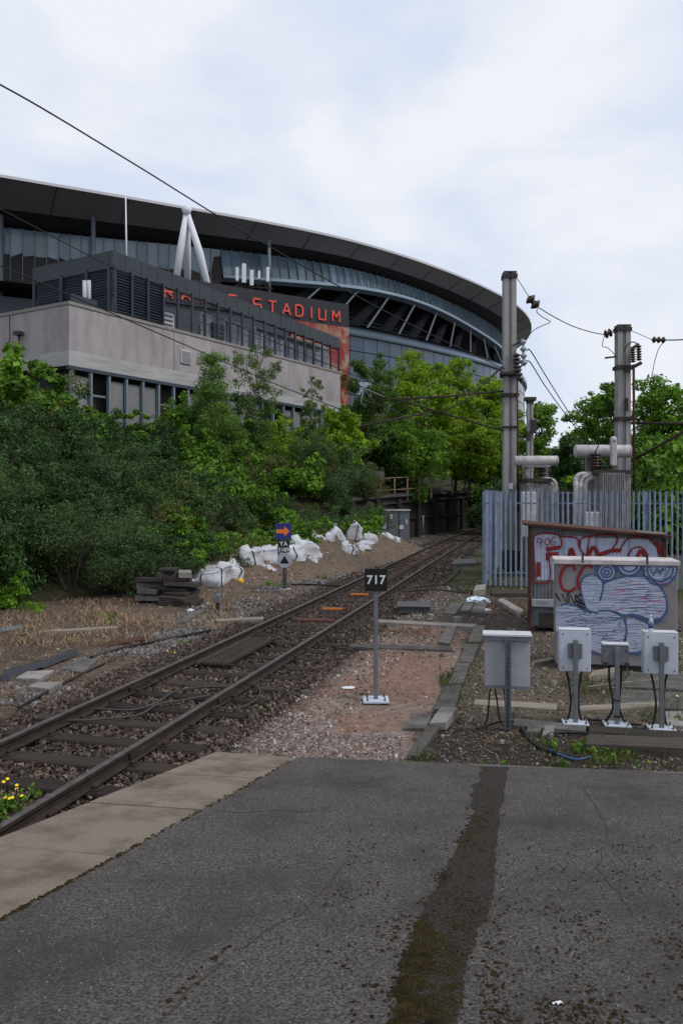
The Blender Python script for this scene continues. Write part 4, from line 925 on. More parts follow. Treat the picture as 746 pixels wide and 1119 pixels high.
# ------------------------------------------------------------------ transformers behind the fence
def transformer(px0, px1, pytop, d, label, tank, fins, pipes, bush):
    a = A(px0, pytop, d); b = A(px1, pytop, d); base = Vector(((a.x + b.x) / 2, d, 0)); W = b.x - a.x; Hh = a.z
    t = thing('transformer', base, label, 'transformer')
    q = lambda px, py, dd=0.0: A(px, py, d + dd) - base
    MB().box((0, .2, Hh / 2 - .1), (W, 1.5, Hh - .2), bev=.03).build('tank', M['trans'], t)
    MB().box((0, .2, Hh - .07), (W * 1.1, 1.7, .14)).build('top_flange', M['dark_steel'], t)
    (tx0, ty0, tx1, ty1, td) = tank; c0, c1 = q(tx0, (ty0 + ty1) / 2, td), q(tx1, (ty0 + ty1) / 2, td); rr_ = (ty1 - ty0) / 2 / F * (d + td)
    ax = c1 - c0; cons = MB().lathe(c0, ax, [(0, rr_ * .9), (.02, rr_), (ax.length - .02, rr_), (ax.length, rr_ * .9)], 24).build('conservator', M['tank'], t)
    MB().lathe(c1 - ax.normalized() * .06, ax, [(0, rr_ * 1.04), (.05, rr_ * 1.04)], 24).build('end_flange', M['tank'], cons)
    for px in (tx0 + (tx1 - tx0) * .28, tx0 + (tx1 - tx0) * .78): MB().box((q(px, 0).x, .3, (Hh + c0.z - rr_) / 2 + .05), (.14, .2, c0.z - Hh + .1)).build('support_leg', M['trans'], t)
    for (x0, x1, n, ytop, ybot) in fins:
        for k in range(n):
            u = q(x0 + (x1 - x0) * (k + .5) / n, ytop, -.75); v = q(x0 + (x1 - x0) * (k + .5) / n, ybot, -.75)
            MB().box((u.x, -.78, (u.z + v.z) / 2), (.05, .5, u.z - v.z), bev=.012).build('cooling_fin', M['trans'], t)
    for (xo, xi, yt, n) in pipes:
        for k in range(n):
            f = k / max(n, 1); xa = xo + (xi - xo) * f; yt_ = yt + 6 * f; s = 1 if xi > xo else -1
            P = spline([q(xa, 618, -.3), q(xa, yt_ + 14, -.3), q(xa, yt_ + 7, -.3), q(xa + 2.6 * s, yt_ + 1.6, -.3), q(xa + 8 * s, yt_, -.3), q(xi + 6 * s, yt_, -.2)], 4)
            MB().tube(P, .085, 10).build('cooling_pipe', M['tank'], t)
    for (bx, y0, y1, nn, r_) in bush:
        mb = MB(); insulator(mb, q(bx, y1, -.3), q(bx, y0, -.3), nn, r_ * .6, r_); mb.build('bushing', M['porcelain'], t)
    return t, q
t1, q1 = transformer(573.5, 597, 523, 29.0, 'smaller grey oil transformer just right of the tall mast', (562, 498, 609, 509, -.2), [], [(607, 597, 524, 3)], [(592, 508, 520, 3, .17)])
MB().box(q1(585, 509.5, -.4), (1.0, .3, .08)).box(q1(575, 514, -.4), (.1, .2, .4)).build('frame', M['trans'], t1)
MB().box(q1(577, 562, -.8), (.5, .3, 1.6), bev=.03).build('control_box', M['tank'], t1)
t2, q2 = transformer(645, 683, 514, 28.0, 'larger grey oil transformer with cooling fins and a pale tank on top', (628, 486, 688, 500, -.1), [(655, 680, 11, 517, 586)], [(629, 645, 518, 3)], [(650, 495, 511, 5, .21), (656, 503, 512, 2, .1)])
MB().box(q2(670, 494, -.55), (.2, .2, .95), bev=.03).lathe(q2(670, 483, -.55), (0, 0, 1), [(0, .12), (.12, .12), (.2, .05)], 10).build('breather_pipe', M['tank'], t2)
MB().box(q2(646, 568, -.8), (.5, .3, .55), bev=.03).build('gauge_box', M['tank'], t2)
MB().tube(spline([q2(650, 495, -.4), q2(652, 490, -.6), q2(654, 484, -.6), q2(651, 478, -.6)], 4), .02, 6).build('lead', M['wire'], t2)
bw = thing('brick_wall', (8.2, 36.0, 0), 'low dark brick wall behind the transformer yard', 'wall')
MB().box((0, 0, 1.5), (6.6, .35, 3.0)).build('brickwork', M['brick'], bw); MB().box((0, 0, 3.05), (6.7, .45, .1)).build('coping', M['trough'], bw)
bw.location = (10.2, 38, 0)

# ------------------------------------------------------------------ corrugated shed with graffiti
YAW = R(12)        # the yard is squared to the track, not to the camera
class Front:
    """vertical front face through pixel px0 at depth d, running right and towards the camera"""
    def __init__(s, px0, d, yaw=YAW): s.d, s.x0, s.c, s.s = d, (px0 - CX) / F * d, math.cos(yaw), math.sin(yaw)
    def x(s, px): u = (px - CX) / F; return (u * s.d - s.x0) / (s.c + u * s.s)
    def z(s, px, py): return CAMZ + (HY - py) / F * (s.d - s.x(px) * s.s)
SD = 16.9
FS = Front(580, SD)
s0 = A(580, 690, SD); s1 = A(724, 690, SD)
sh = thing('corrugated_shed', (s0.x, SD, 0), 'small corrugated iron shed with rusty sloping roof and red graffiti', 'shed', rz=-YAW)
W = FS.x(724); hl = FS.z(580, 574); hr = FS.z(724, 588)
def corr(w, n, h0, h1, z0=.12, amp=.016):
    mb = MB(); pts = []
    for i in range(n * 6 + 1):
        u = i / (n * 6); pts.append((u * w, -amp * math.cos(i * math.pi / 3)))
    vs = []
    for (x, y) in pts: vs += [(x, y, z0), (x, y, h0 + (h1 - h0) * x / w)]
    return mb.add(vs, [(2 * i, 2 * i + 2, 2 * i + 3, 2 * i + 1) for i in range(len(pts) - 1)], True)
for k in range(4):
    pw = W / 4; o = corr(pw + .02, 9, hl + (hr - hl) * k / 4, hl + (hr - hl) * (k + 1) / 4).build('iron_sheet', M['corrugated'], sh); o.location = (k * pw, -.003 * (k % 2), 0)
back = corr(W, 36, hl, hr).build('iron_sheet', M['corrugated'], sh); back.location = (0, 1.8, 0)
for xx, hh in ((0, hl), (W, hr)):
    o = corr(1.8, 20, hh, hh).build('iron_sheet', M['corrugated'], sh); o.location = (xx, 0, 0); o.rotation_euler = (0, 0, R(90))
def slab4(pts, th): return MB().add([*(Vector(p) for p in pts), *(Vector(p) + Vector((0, 0, th)) for p in pts)], [(3, 2, 1, 0), (4, 5, 6, 7), (0, 1, 5, 4), (1, 2, 6, 5), (2, 3, 7, 6), (3, 0, 4, 7)])
slab4([(-.16, -.18, hl + .005), (W + .14, -.18, hr + .005), (W + .14, 2.0, hr + .005), (-.16, 2.0, hl + .005)], .05).build('roof', M['rust'], sh)
slab4([(W * .80, -.21, hr + .11), (W + .02, -.21, hr + .075), (W + .02, .2, hr + .075), (W * .80, .2, hr + .11)], .035).build('loose_board', M['pale_plank'], sh)
MB().box((-.03, -.03, hl / 2), (.07, .07, hl)).build('corner_post', M['rust'], sh); MB().box((W + .03, -.03, hr / 2), (.07, .07, hr)).build('corner_post', M['rust'], sh)
MB().box((.30, -.06, .62), (.58, .08, .16), bev=.01).box((.25, -.105, .66), (.2, .01, .05)).build('lower_rail', M['box_grey'], sh)
MB().box((.32, 0.1, .25), (.3, .3, .3)).build('footing', M['dark_steel'], sh)
# paint on the shed: photograph pixels -> wall plane
def shM(dy):
    return lambda px, py: (FS.x(px), dy, FS.z(px, py))
def hatch(mb, poly, step, w, Mf, r, slope=.06, gap=.12):
    ys_ = np.arange(min(p[1] for p in poly), max(p[1] for p in poly), step)
    for yy in ys_:
        xs = []
        n = len(poly)
        for i in range(n):
            (xa, ya), (xb, yb) = poly[i], poly[(i + 1) % n]
            if (ya > yy) != (yb > yy): xs.append(xa + (yy - ya) / (yb - ya) * (xb - xa))
        xs.sort()
        for a, b in zip(xs[::2], xs[1::2]):
            if b - a < .6: continue
            x = a + .2
            while x < b - .3:
                e = min(b - .2, x + r.uniform(.3, 1.0) * (b - a) + 1)
                mb.ribbon([(x, yy + r.uniform(-.2, .2)), ((x + e) / 2, yy + slope * (e - x) / 2 + r.uniform(-.2, .2)), (e, yy + r.uniform(-.2, .2))], w * r.uniform(.6, 1.25), Mf)
                x = e + r.uniform(0, gap) * (b - a)
    return mb
def fill(mb, poly, Mf):
    vs = [Mf(*p) for p in poly]; return mb.add(vs, [tuple(range(len(vs)))])
def strokes(name, mat, parent, lst, w, Mf):
    mb = MB()
    for s in lst: mb.ribbon(spline([np.array(p, float) for p in s], 5), w, Mf)
    return mb.build(name, mat, parent)
gr = random.Random(9)
shape = [(583, 584), (596, 583), (612, 586), (630, 586), (650, 588), (668, 588), (690, 589), (708, 590), (716, 598), (722, 614), (722, 634), (604, 634), (586, 634)]
pw = W / 4; st_ = (pw + .02) / 54; mb = MB(); SHP = [(FS.x(p[0]), FS.z(*p)) for p in shape]      # paint follows the corrugations
for k in range(4):
    prev = None
    for i in range(55):
        xl = k * pw + i * st_; xs_ = []
        for (xa, za), (xb, zb_) in zip(SHP, SHP[1:] + SHP[:1]):
            if (xa > xl) != (xb > xl): xs_.append(za + (xl - xa) / (xb - xa) * (zb_ - za))
        if len(xs_) >= 2 and i * st_ <= pw:
            yv = -.016 * math.cos(i * math.pi / 3) - .003 * (k % 2) - .0025; cur = [(xl, yv, min(xs_)), (xl, yv, max(xs_))]
            if prev: mb.add([prev[0], cur[0], cur[1], prev[1]], [(0, 1, 2, 3)], True)
            prev = cur
        else: prev = None
mb.build('graffiti_fill', M['p_white'], sh)
strokes('graffiti_outline', M['p_red'], sh, [[(583, 636), (583, 610), (583, 588), (590, 583), (606, 583), (612, 588), (612, 598), (600, 601), (600, 634), (583, 637)], [(612, 586), (630, 588), (632, 597), (640, 606), (644, 586)],
        [(633, 598), (636, 588), (660, 584), (674, 587), (670, 598), (662, 606)], [(676, 604), (684, 590), (700, 586), (714, 592), (722, 612)], [(684, 612), (690, 600), (700, 598), (708, 607)]], 1.7, shM(-.025))
strokes('graffiti_letters', M['p_red'], sh, [[(596, 600), (612, 598)], [(598, 604), (598, 612)], [(621, 610), (624, 600), (628, 611)], [(655, 606), (666, 602), (677, 601)], [(694, 612), (700, 602), (706, 610)], [(716, 592), (723, 604)], [(598, 606), (610, 605)], [(640, 611), (648, 598), (655, 611)], [(588, 614), (588, 630)]], 4.2, shM(-.027))['kind'] = 'stuff'
strokes('graffiti_number', M['p_red'], sh, [[(592, 590), (588, 588), (587, 592), (591, 593), (592, 589), (591, 598)], [(597, 588), (595, 592), (597, 596), (600, 593), (599, 588), (597, 588)], [(606, 586), (602, 590), (602, 595), (605, 595), (606, 592), (602.5, 592)], [(609, 594.5), (609.8, 595)]], .9, shM(-.029))

# ------------------------------------------------------------------ big graffiti cabinet
CD = 13.3
FC = Front(607, CD); c0 = A(607, 730, CD); W = FC.x(740); Hc = FC.z(607, 616.5)
cb = thing('equipment_cabinet', (c0.x, CD, 0), 'big grey steel cabinet covered in blue and white graffiti with pale roof', 'cabinet', rz=-YAW)
MB().box((W / 2, .34, Hc / 2 + .04), (W, .66, Hc - .08), bev=.012).build('body', M['cab_body'], cb)
MB().box((W / 2, .34, Hc + .045), (W + .07, .76, .085), bev=.012).build('roof', M['cab_lid'], cb)
MB().box((W / 2, .34, .04), (W - .1, .58, .08)).build('plinth', M['dark_steel'], cb)
for xx in (.01 + W * .48, ): MB().box((xx, .004, Hc / 2 + .04), (.008, .012, Hc - .2)).build('door_joint', M['dark_steel'], cb)
for xx in (.43, 1.44): MB().box((xx, -.02, Hc + .11), (.03, .04, .17)).build('lifting_lug', M['dark_steel'], cb)
S_ = 176 / 746.
def cM(dy):    # crop coordinates of the painted front (570..746 x 590..740 at 4.24x)
    return lambda u, v: (FC.x(570 + u * S_), dy, FC.z(570 + u * S_, 590 + v * S_))
def circ(cx_, cy_, r_, n=20, a0=0, a1=360): return [(cx_ + r_ * math.cos(R(a0 + (a1 - a0) * k / n)), cy_ + r_ * .95 * math.sin(R(a0 + (a1 - a0) * k / n))) for k in range(n + 1)]
sp = lambda pts, n=6: [tuple(p) for p in spline([np.array(p, float) for p in pts], n)]
finger = sp([(352, 340), (330, 335), (300, 318), (278, 260), (272, 205), (292, 170), (330, 160), (366, 180), (376, 220), (362, 280), (352, 340)])
bodyr = sp([(362, 282), (380, 205), (430, 180), (500, 168), (580, 172), (630, 208), (662, 255), (672, 310), (655, 350), (630, 366), (590, 368), (545, 352), (505, 345), (470, 348), (410, 330), (356, 330), (362, 282)])
leftl = sp([(158, 310), (200, 298), (250, 306), (292, 328), (330, 340), (352, 330), (300, 400), (250, 425), (200, 430), (158, 418), (158, 310)])
lower = sp([(352, 328), (410, 328), (455, 348), (482, 395), (480, 450), (455, 505), (420, 522), (370, 528), (325, 515), (300, 470), (262, 425), (300, 385), (352, 328)])
lowr = sp([(486, 360), (540, 368), (590, 392), (598, 440), (575, 500), (530, 522), (460, 520), (480, 460), (484, 400), (486, 360)])
clip = lambda P: [(max(u, 156), min(max(v, 118), 590)) for u, v in P]
circles = [circ(392, 150, 42), clip(circ(497, 112, 56)), clip(circ(640, 135, 78))]
z_ = -.004
wm = MB()
for P in (finger, bodyr, leftl, lower, lowr): hatch(wm, clip(P), 7.0, 5.0, cM(-.0052), gr, .05, .06)
for P in circles: hatch(wm, P, 7, 4.6, cM(-.0052), gr, .0, .08)
pf = MB()
for k, P in enumerate((leftl, lower, lowr, bodyr, finger, *circles)): fill(pf, clip(P), cM(-.0022 - .0003 * k))
pf.build('graffiti_fill', M['p_pale'], cb); wm.build('graffiti_highlight', M['p_white'], cb)
pk = MB(); dkm = MB()
for i in range(26):
    u, v = gr.uniform(390, 640), gr.uniform(195, 330); l = gr.uniform(15, 70); pk.ribbon([(u, v), (u + l, v + gr.uniform(-3, 3))], gr.uniform(1.5, 3.5), cM(-.0065))
for i in range(46):
    u, v = gr.choice(((gr.uniform(300, 460), gr.uniform(360, 500)), (gr.uniform(180, 330), gr.uniform(330, 410)), (gr.uniform(490, 640), gr.uniform(240, 480)))); l = gr.uniform(20, 80)
    dkm.ribbon([(u, v), (u + l * .5, v - 5), (u + l, v - gr.uniform(0, 14))], gr.uniform(1.2, 2.6), cM(-.0068))
tag(pk.build('graffiti_pink_lines', M['p_pink'], cb), kind='stuff'); tag(dkm.build('graffiti_dark_lines', M['p_blue'], cb), kind='stuff')
out = [list(map(tuple, P)) for P in (finger[:-6], clip(leftl)[3:24], lower[:40], lowr[4:44])] + [bodyr[6:84]] + circles + [circ(392, 150, 26), circ(392, 152, 12), clip(circ(640, 135, 60)), clip(circ(497, 112, 38))]
mb = MB()
for P in out: mb.ribbon(P, 8.5, cM(-.0085))
for P in ([(505, 345), (560, 362), (610, 376), (640, 372), (672, 330)], [(325, 515), (380, 532), (440, 522)], [(490, 522), (540, 526), (580, 505)], [(350, 150), (340, 135), (345, 118)], [(436, 150), (450, 128)], [(555, 120), (570, 150)]): mb.ribbon(sp(P), 7.5, cM(-.0088))
mb.build('graffiti_outline', M['p_blue'], cb)
strokes('graffiti_red_letters', M['p_red'], cb, [[(246, 142), (238, 120), (210, 118), (186, 145), (177, 190), (190, 228), (220, 238), (250, 222)], [(326, 130), (312, 116), (284, 128), (264, 165), (258, 200), (268, 232)]], 13, cM(-.0098))
mb = MB()
for P in ([(155, 248), (178, 284), (184, 250), (206, 290), (214, 246)], [(216, 292), (222, 254), (246, 298), (250, 252)], [(276, 250), (254, 264), (274, 282), (256, 298), (288, 318)], [(250, 282), (292, 300)]): mb.ribbon(P, 8.5, cM(-.0108))
mb.build('graffiti_black_tag', M['p_black'], cb)
mb = MB()
for P in ([(590, 120), (610, 165), (625, 130), (640, 160), (655, 125)], [(600, 150), (640, 145), (690, 120), (660, 180), (705, 170)], [(580, 170), (640, 190), (690, 165)]): mb.ribbon(sp(P), 4.5, cM(-.0112))
mb.build('graffiti_scribble', M['p_blue'], cb)

# ------------------------------------------------------------------ boxes on posts in front of the cabinet
def post_box(px0, px1, py0, py1, pybase, pxpost, label, mat, plate=True, deep=.2, kind=0):
    d = F * CAMZ / (pybase - HY); base = Vector(((pxpost - CX) / F * d, d, 0))
    t = thing('junction_box', base, label, 'junction box', 'electrical boxes on posts', rz=-R(9))
    q = lambda px, py, dd=0.0: A(px, py, d + dd) - base
    a, b = q(px0, py1), q(px1, py0); c = (a + b) / 2; w, h = b.x - a.x, b.z - a.z
    return t, q, c, w, h, d
def flange(t, mat='galv'):
    pb = MB().box((0, .02, .055), (.31, .24, .02), bev=.004).build('base_plate', M['box_white'], t)
    for sx in (-.12, .12):
        for sy in (-.06, .10): MB().lathe((sx, sy, .06), (0, 0, 1), [(0, .014), (.02, .014), (.02, .008), (.05, .008)], 6).build('anchor_bolt', M['dark_steel'], pb)
    MB().box((0, .03, .012), (.34, .27, .07)).build('footing', M['dark_steel'], t)
# leftmost, grey, on a slotted channel
t, q, c, w, h, d = post_box(530, 578.5, 696, 752, 797, 554.5, 'large grey box on a slotted steel channel, leftmost of four', 'box_grey')
MB().box((c.x, .13, c.z), (w, .2, h), bev=.008).build('enclosure', M['box_grey'], t)
MB().box((c.x, .12, c.z + h / 2 + .018), (w + .05, .28, .03), bev=.005).build('lid', M['box_lid'], t)
MB().box((c.x, .008, c.z + h / 2 - .025), (w + .02, .035, .045)).box((c.x, .008, c.z - h / 2 + .005), (w - .02, .035, .04)).build('mounting_rail', M['galv'], t)
top = c.z + h / 2 - .01
ch_ = MB().box((-.034, -.03, top / 2), (.010, .042, top)).box((.034, -.03, top / 2), (.010, .042, top)).box((0, -.013, top / 2 - .001), (.058, .008, top)).build('slotted_channel', M['galv'], t)
for k in range(16):
    z_ = .05 + k * .048
    MB().box((0, -.0185, z_ if z_ < .5 else z_ + .1), (.016, .005, .026)).build('slot', M['dark_steel'], ch_)
for (xa, dx) in ((-.20, -.02), (-.16, .03), (-.05, .02)): MB().tube(spline([(xa, .12, c.z - h / 2), (xa + dx, .1, c.z - h / 2 - .15), (xa + dx * 2, .1, .12), (xa + dx * 4, .1, .0)], 4), .011, 6).build('cable', M['wire'], t)
def white_box(px0, px1, py0, py1, pyb, pxp, label):
    t, q, c, w, h, d = post_box(px0, px1, py0, py1, pyb, pxp, label, 'box_white')
    MB().box((c.x, .13, c.z), (w, .17, h), bev=.008).build('enclosure', M['box_white'], t)
    MB().box((c.x, .135, c.z + h / 2 + .008), (w + .006, .18, .014), bev=.004).build('lid', M['box_lid'], t)
    for sx in (-1, 1):
        for sz in (-1, 1): MB().lathe((c.x + sx * (w / 2 - .045), .046, c.z + sz * (h / 2 - .045)), (0, -1, 0), [(0, .009), (.006, .009)], 6).build('fixing_screw', M['dark_steel'], t)
    zt_ = c.z + h * .18
    MB().box((0, .028, c.z + h * .02), (w * .44, .03, h * .36), bev=.004).build('mounting_plate', M['galv'], t)
    MB().box((0, -.008, zt_ / 2 + .03), (.055, .04, zt_ + .06), bev=.004).build('post', M['galv'], t)
    for sx in (-.1, .1):
        MB().tube(spline([(sx, .13, c.z - h / 2), (sx * .7, .12, c.z - h / 2 - .12), (sx * .45, .08, .3), (sx * .9, .1, .05), (sx * 2, .12, .0)], 4), .014, 6).build('cable', M['wire'], t)
    flange(t); return t
white_box(612, 645.5, 690, 735, 795, 628.5, 'white box on a grey post, second of four from the left')
white_box(705.5, 741, 693, 738, 801, 722.5, 'white box on a grey post, rightmost, with a bottle on top')
t, q, c, w, h, d = post_box(659.5, 687, 706, 728, 797, 674, 'small blue grey box on a post between the two white boxes', 'galv')
MB().box((c.x, .10, c.z), (w, .13, h), bev=.008).build('enclosure', M['galv'], t); MB().box((c.x, .10, c.z + h / 2 + .01), (w + .01, .15, .02), bev=.004).build('lid', M['box_lid'], t)
for sx in (-1, 1): MB().lathe((c.x + sx * (w / 2 - .03), .036, c.z + .06), (0, -1, 0), [(0, .010), (.008, .010)], 6).build('fixing_screw', M['dark_steel'], t); MB().box((c.x + sx * w * .42, .02, c.z - h * .42), (.05, .05, .04)).build('cable_gland', M['dark_steel'], t)
MB().box((0, -.002, (c.z + h * .3) / 2 + .03), (.055, .04, c.z + h * .3), bev=.004).build('post', M['galv'], t)
for sx in (-.08, .07): MB().tube(spline([(sx, .1, c.z - h / 2), (sx * .9, .1, c.z - .35), (sx * .5, .05, .25), (sx * 1.8, .1, .02)], 4), .014, 6).build('cable', M['wire'], t)
MB().box((0, -.002, .16), (.075, .06, .022)).build('cable_tie', M['wire'], t); MB().box((0, -.002, .36), (.07, .06, .014)).build('cable_tie', M['wire'], t)
flange(t)
bt = thing('plastic_bottle', A(711, 691, 9.75), 'small clear bottle with blue label standing on the right hand box', 'bottle')
MB().lathe((0, 0, 0), (0, 0, 1), [(0, .028), (.01, .031), (.05, .031)], 12).build('bottle_base', M['p_white'], bt); MB().lathe((0, 0, .05), (0, 0, 1), [(0, .0315), (.06, .0315)], 12).build('bottle_label', M['p_blue'], bt)
MB().lathe((0, 0, .11), (0, 0, 1), [(0, .031), (.04, .026), (.065, .012), (.08, .012)], 12).build('bottle_neck', M['p_white'], bt); MB().lathe((0, 0, .19), (0, 0, 1), [(0, .014), (.02, .014)], 10).build('cap', M['sign_white'], bt)

# ------------------------------------------------------------------ signs
d = F * CAMZ / (766 - HY); b = Vector(((410.5 - CX) / F * d, d, 0))
s7 = thing('number_sign', b, 'black 717 number sign on a slim grey post beside the track', 'sign')
MB().box((0, 0, .015), (.36, .34, .03), bev=.006).build('base_plate', M['box_white'], s7)
for sx in (-.12, .12):
    for sy in (-.11, .11): MB().lathe((sx, sy, .03), (0, 0, 1), [(0, .016), (.02, .016), (.02, .009), (.05, .009)], 6).build('anchor_bolt', M['dark_steel'], s7)
MB().box((0, 0, .93), (.058, .058, 1.82), bev=.006).build('post', M['galv'], s7)
pl = MB().box((0, -.042, 1.70), (.315, .012, .315), bev=.004).build('plate', M['sign_black'], s7)
text('digits', '717', .172, M['sign_white'], pl, (0, -.0515, 1.645), (R(90), 0, 0), 'CENTER', .001, 1.06, .98)
d = F * CAMZ / (645 - HY); b = Vector(((311 - CX) / F * d, d, 0)); k = d / F
sn = thing('signal_sign', b, 'stacked trackside sign with orange arrow on blue and black triangle', 'sign')
z = lambda py: (645 - py) * k
MB().tube([(0, 0, 0), (0, 0, z(576))], .065, 10).build('post', M['galv'], sn)
ap = MB().box((-1.5 * k, -.085, z(580.5)), (17.5 * k, .02, 17.5 * k), bev=.004).build('arrow_plate', M['sign_blue'], sn)
ar = [(-7.6, 2.2), (1.2, 2.2), (1.2, 5.8), (7.2, 0), (1.2, -5.8), (1.2, -2.2), (-7.6, -2.2)]
MB().add([((x_ - 1.5) * k, -.097, z(580.5) + y_ * k) for x_, y_ in ar[::-1]], [tuple(range(7))]).build('arrow', M['sign_orange'], ap)
np_ = MB().box((-1.0 * k, -.085, z(597)), (12.6 * k, .02, 13.2 * k), bev=.004).build('code_plate', M['sign_black'], sn)
text('code', 'YA', 6.6 * k, M['sign_white'], np_, (-1.0 * k, -.097, z(597) + .8 * k), (R(90), 0, 0), 'CENTER', .001, 1.1); text('code', '3189', 6.0 * k, M['sign_white'], np_, (-1.0 * k, -.097, z(597) - 5.4 * k), (R(90), 0, 0), 'CENTER', .001, 1.0)
ds = MB().lathe((0, -.07, z(612)), (0, -1, 0), [(0, 8.3 * k), (.02, 8.3 * k)], 28, smooth=False).build('round_plate', M['sign_grey'], sn)
MB().add([(x_ * k, -.094, z(612) + y_ * k) for x_, y_ in ((-5.2, -3.6), (5.2, -3.6), (0, 5.0))], [(0, 1, 2)]).build('triangle', M['sign_black'], ds)
MB().lathe((0, 0, 0), (0, 0, 1), [(0, .22), (.05, .2)], 10).build('footing', M['concrete'], sn)

# ------------------------------------------------------------------ far lineside: cabinet, post, retaining wall, railing, rusty tank
d = 50.5; a = A(415, 592, d); b = A(447, 592, d)
fcb = thing('lineside_cabinet', ((a.x + b.x) / 2, d, 0), 'grey sticker covered lineside cabinet in front of the dark retaining wall', 'cabinet')
W = b.x - a.x; Hc = A(415, 558, d).z
MB().box((0, .3, Hc / 2), (W, .8, Hc), bev=.03).build('body', M['galv'], fcb); MB().box((0, .3, Hc + .03), (W + .12, .95, .08)).build('roof', M['box_lid'], fcb)
for xx in (-W * .22, W * .16): MB().box((xx, -.13, Hc / 2), (.035, .03, Hc - .1)).build('door_joint', M['dark_steel'], fcb)
for (xx, zz_, w_, h_, mt) in ((-.62, 1.1, .22, .5, 'p_white'), (.42, 1.45, .42, .12, 'p_pale'), (.40, .95, .3, .25, 'sign_white'), (-.2, 1.6, .12, .3, 'plastic_blue'), (.75, 1.3, .12, .3, 'p_white'), (-.45, .6, .14, .4, 'p_pale')):
    MB().box((xx, -.115, zz_), (w_, .01, h_), Matrix.Rotation(gr.uniform(-.2, .2), 3, 'Y')).build('sticker', M[mt], fcb)
b = G(462, 587); pt = thing('marker_post', b, 'thin grey marker post left of the retaining wall foot', 'post'); MB().tube([(0, 0, 0), (0, 0, 1.55)], .06, 8).build('post_shaft', M['galv'], pt); MB().box((0, 0, .05), (.3, .3, .1)).build('post_foot', M['concrete'], pt)
WL = [Vector((.3, 45.6, 0)), Vector((3.5, 53, 0)), Vector((8.6, 66, 0)), Vector((14, 80, 0)), Vector((22, 100, 0))]
rw = thing('retaining_wall', WL[0], 'dark sooty brick retaining wall curving along the track below a railing', 'wall')
for i, (a, b) in enumerate(zip(WL[:-1], WL[1:])):
    nv = Vector(((b - a).y, -(b - a).x, 0)).normalized(); hA, hB = 2.85 + .25 * i, 2.85 + .25 * (i + 1)
    P = [a - nv * .5, b - nv * .5, b + nv * .12, a + nv * .12]
    MB().prism([(p - WL[0])[:2] for p in P][::-1], -.1, lambda x, y, A_=a - WL[0], B_=b - WL[0], hA=hA, hB=hB: hA + (hB - hA) * max(0, min(1, (y - A_.y) / (B_.y - A_.y)))).build('brickwork', M['brick'], rw)
    for (z_, w_, h_) in ((hA - .14, .32, .16), (hA - .62, .22, .09), (1.35, .16, .07)):
        MB().beam(a + nv * .18 + Vector((0, 0, z_)) - WL[0], b + nv * .18 + Vector((0, 0, z_ + .25 * (z_ > 2))) - WL[0], w_, h_).build('cable_ledge', M['trough'] if z_ > 2.6 else M['dark_steel'], rw)
    n = max(2, int((b - a).length / 4))
    for k in range(n):
        p = a + (b - a) * (k / n) - WL[0]; MB().box((p.x + nv.x * .2, p.y + nv.y * .2, 1.35), (.45, .45, 2.7), rotz(math.atan2(nv.y, nv.x))).build('pier', M['brick'], rw)
d0 = 52.0
rl = thing('lineside_railing', A(405, 546, d0), 'rusty cream two bar railing on top of the dark retaining wall', 'railing')
ro = Vector(rl.location); prev = None
for (px, pt_, pb_, dd) in ((398, 525, 549, 50), (416, 523, 548, 52), (431, 522, 547.5, 53.5), (445, 521.5, 546, 55), (458, 521, 544.5, 56.5), (471, 520.5, 543, 58), (494, 519, 540, 62), (508, 516.5, 537, 66), (522, 514, 533, 71)):
    u, v = A(px, pb_ + 1, dd) - ro, A(px, pt_, dd) - ro; MB().box((u + v) / 2, (.10, .10, (v - u).z)).build('post', M['railing'], rl)
    if prev:
        for f in (0, .5):
            MB().tube([prev[1].lerp(prev[0], f), v.lerp(u, f)], .035, 6).build('bar', M['railing'], rl)
    prev = (u, v)
tk = thing('rusty_tank', A(402, 524, 52), 'dark rusty curved steel trough below the birch trees', 'trough'); 
MB().lathe((-1.1, .6, -.05), (1, 0, 0), [(0, .5), (.05, .62), (2.1, .62), (2.2, .5)], 20).build('shell', M['dark_steel'], tk); MB().lathe((-1.14, .6, -.05), (1, 0, 0), [(0, .66), (.08, .66)], 20).build('rim', M['dark_steel'], tk)
for sx in (-.6, .7): MB().box((sx, .6, -.65), (.15, .9, .5)).build('cradle', M['dark_steel'], tk)

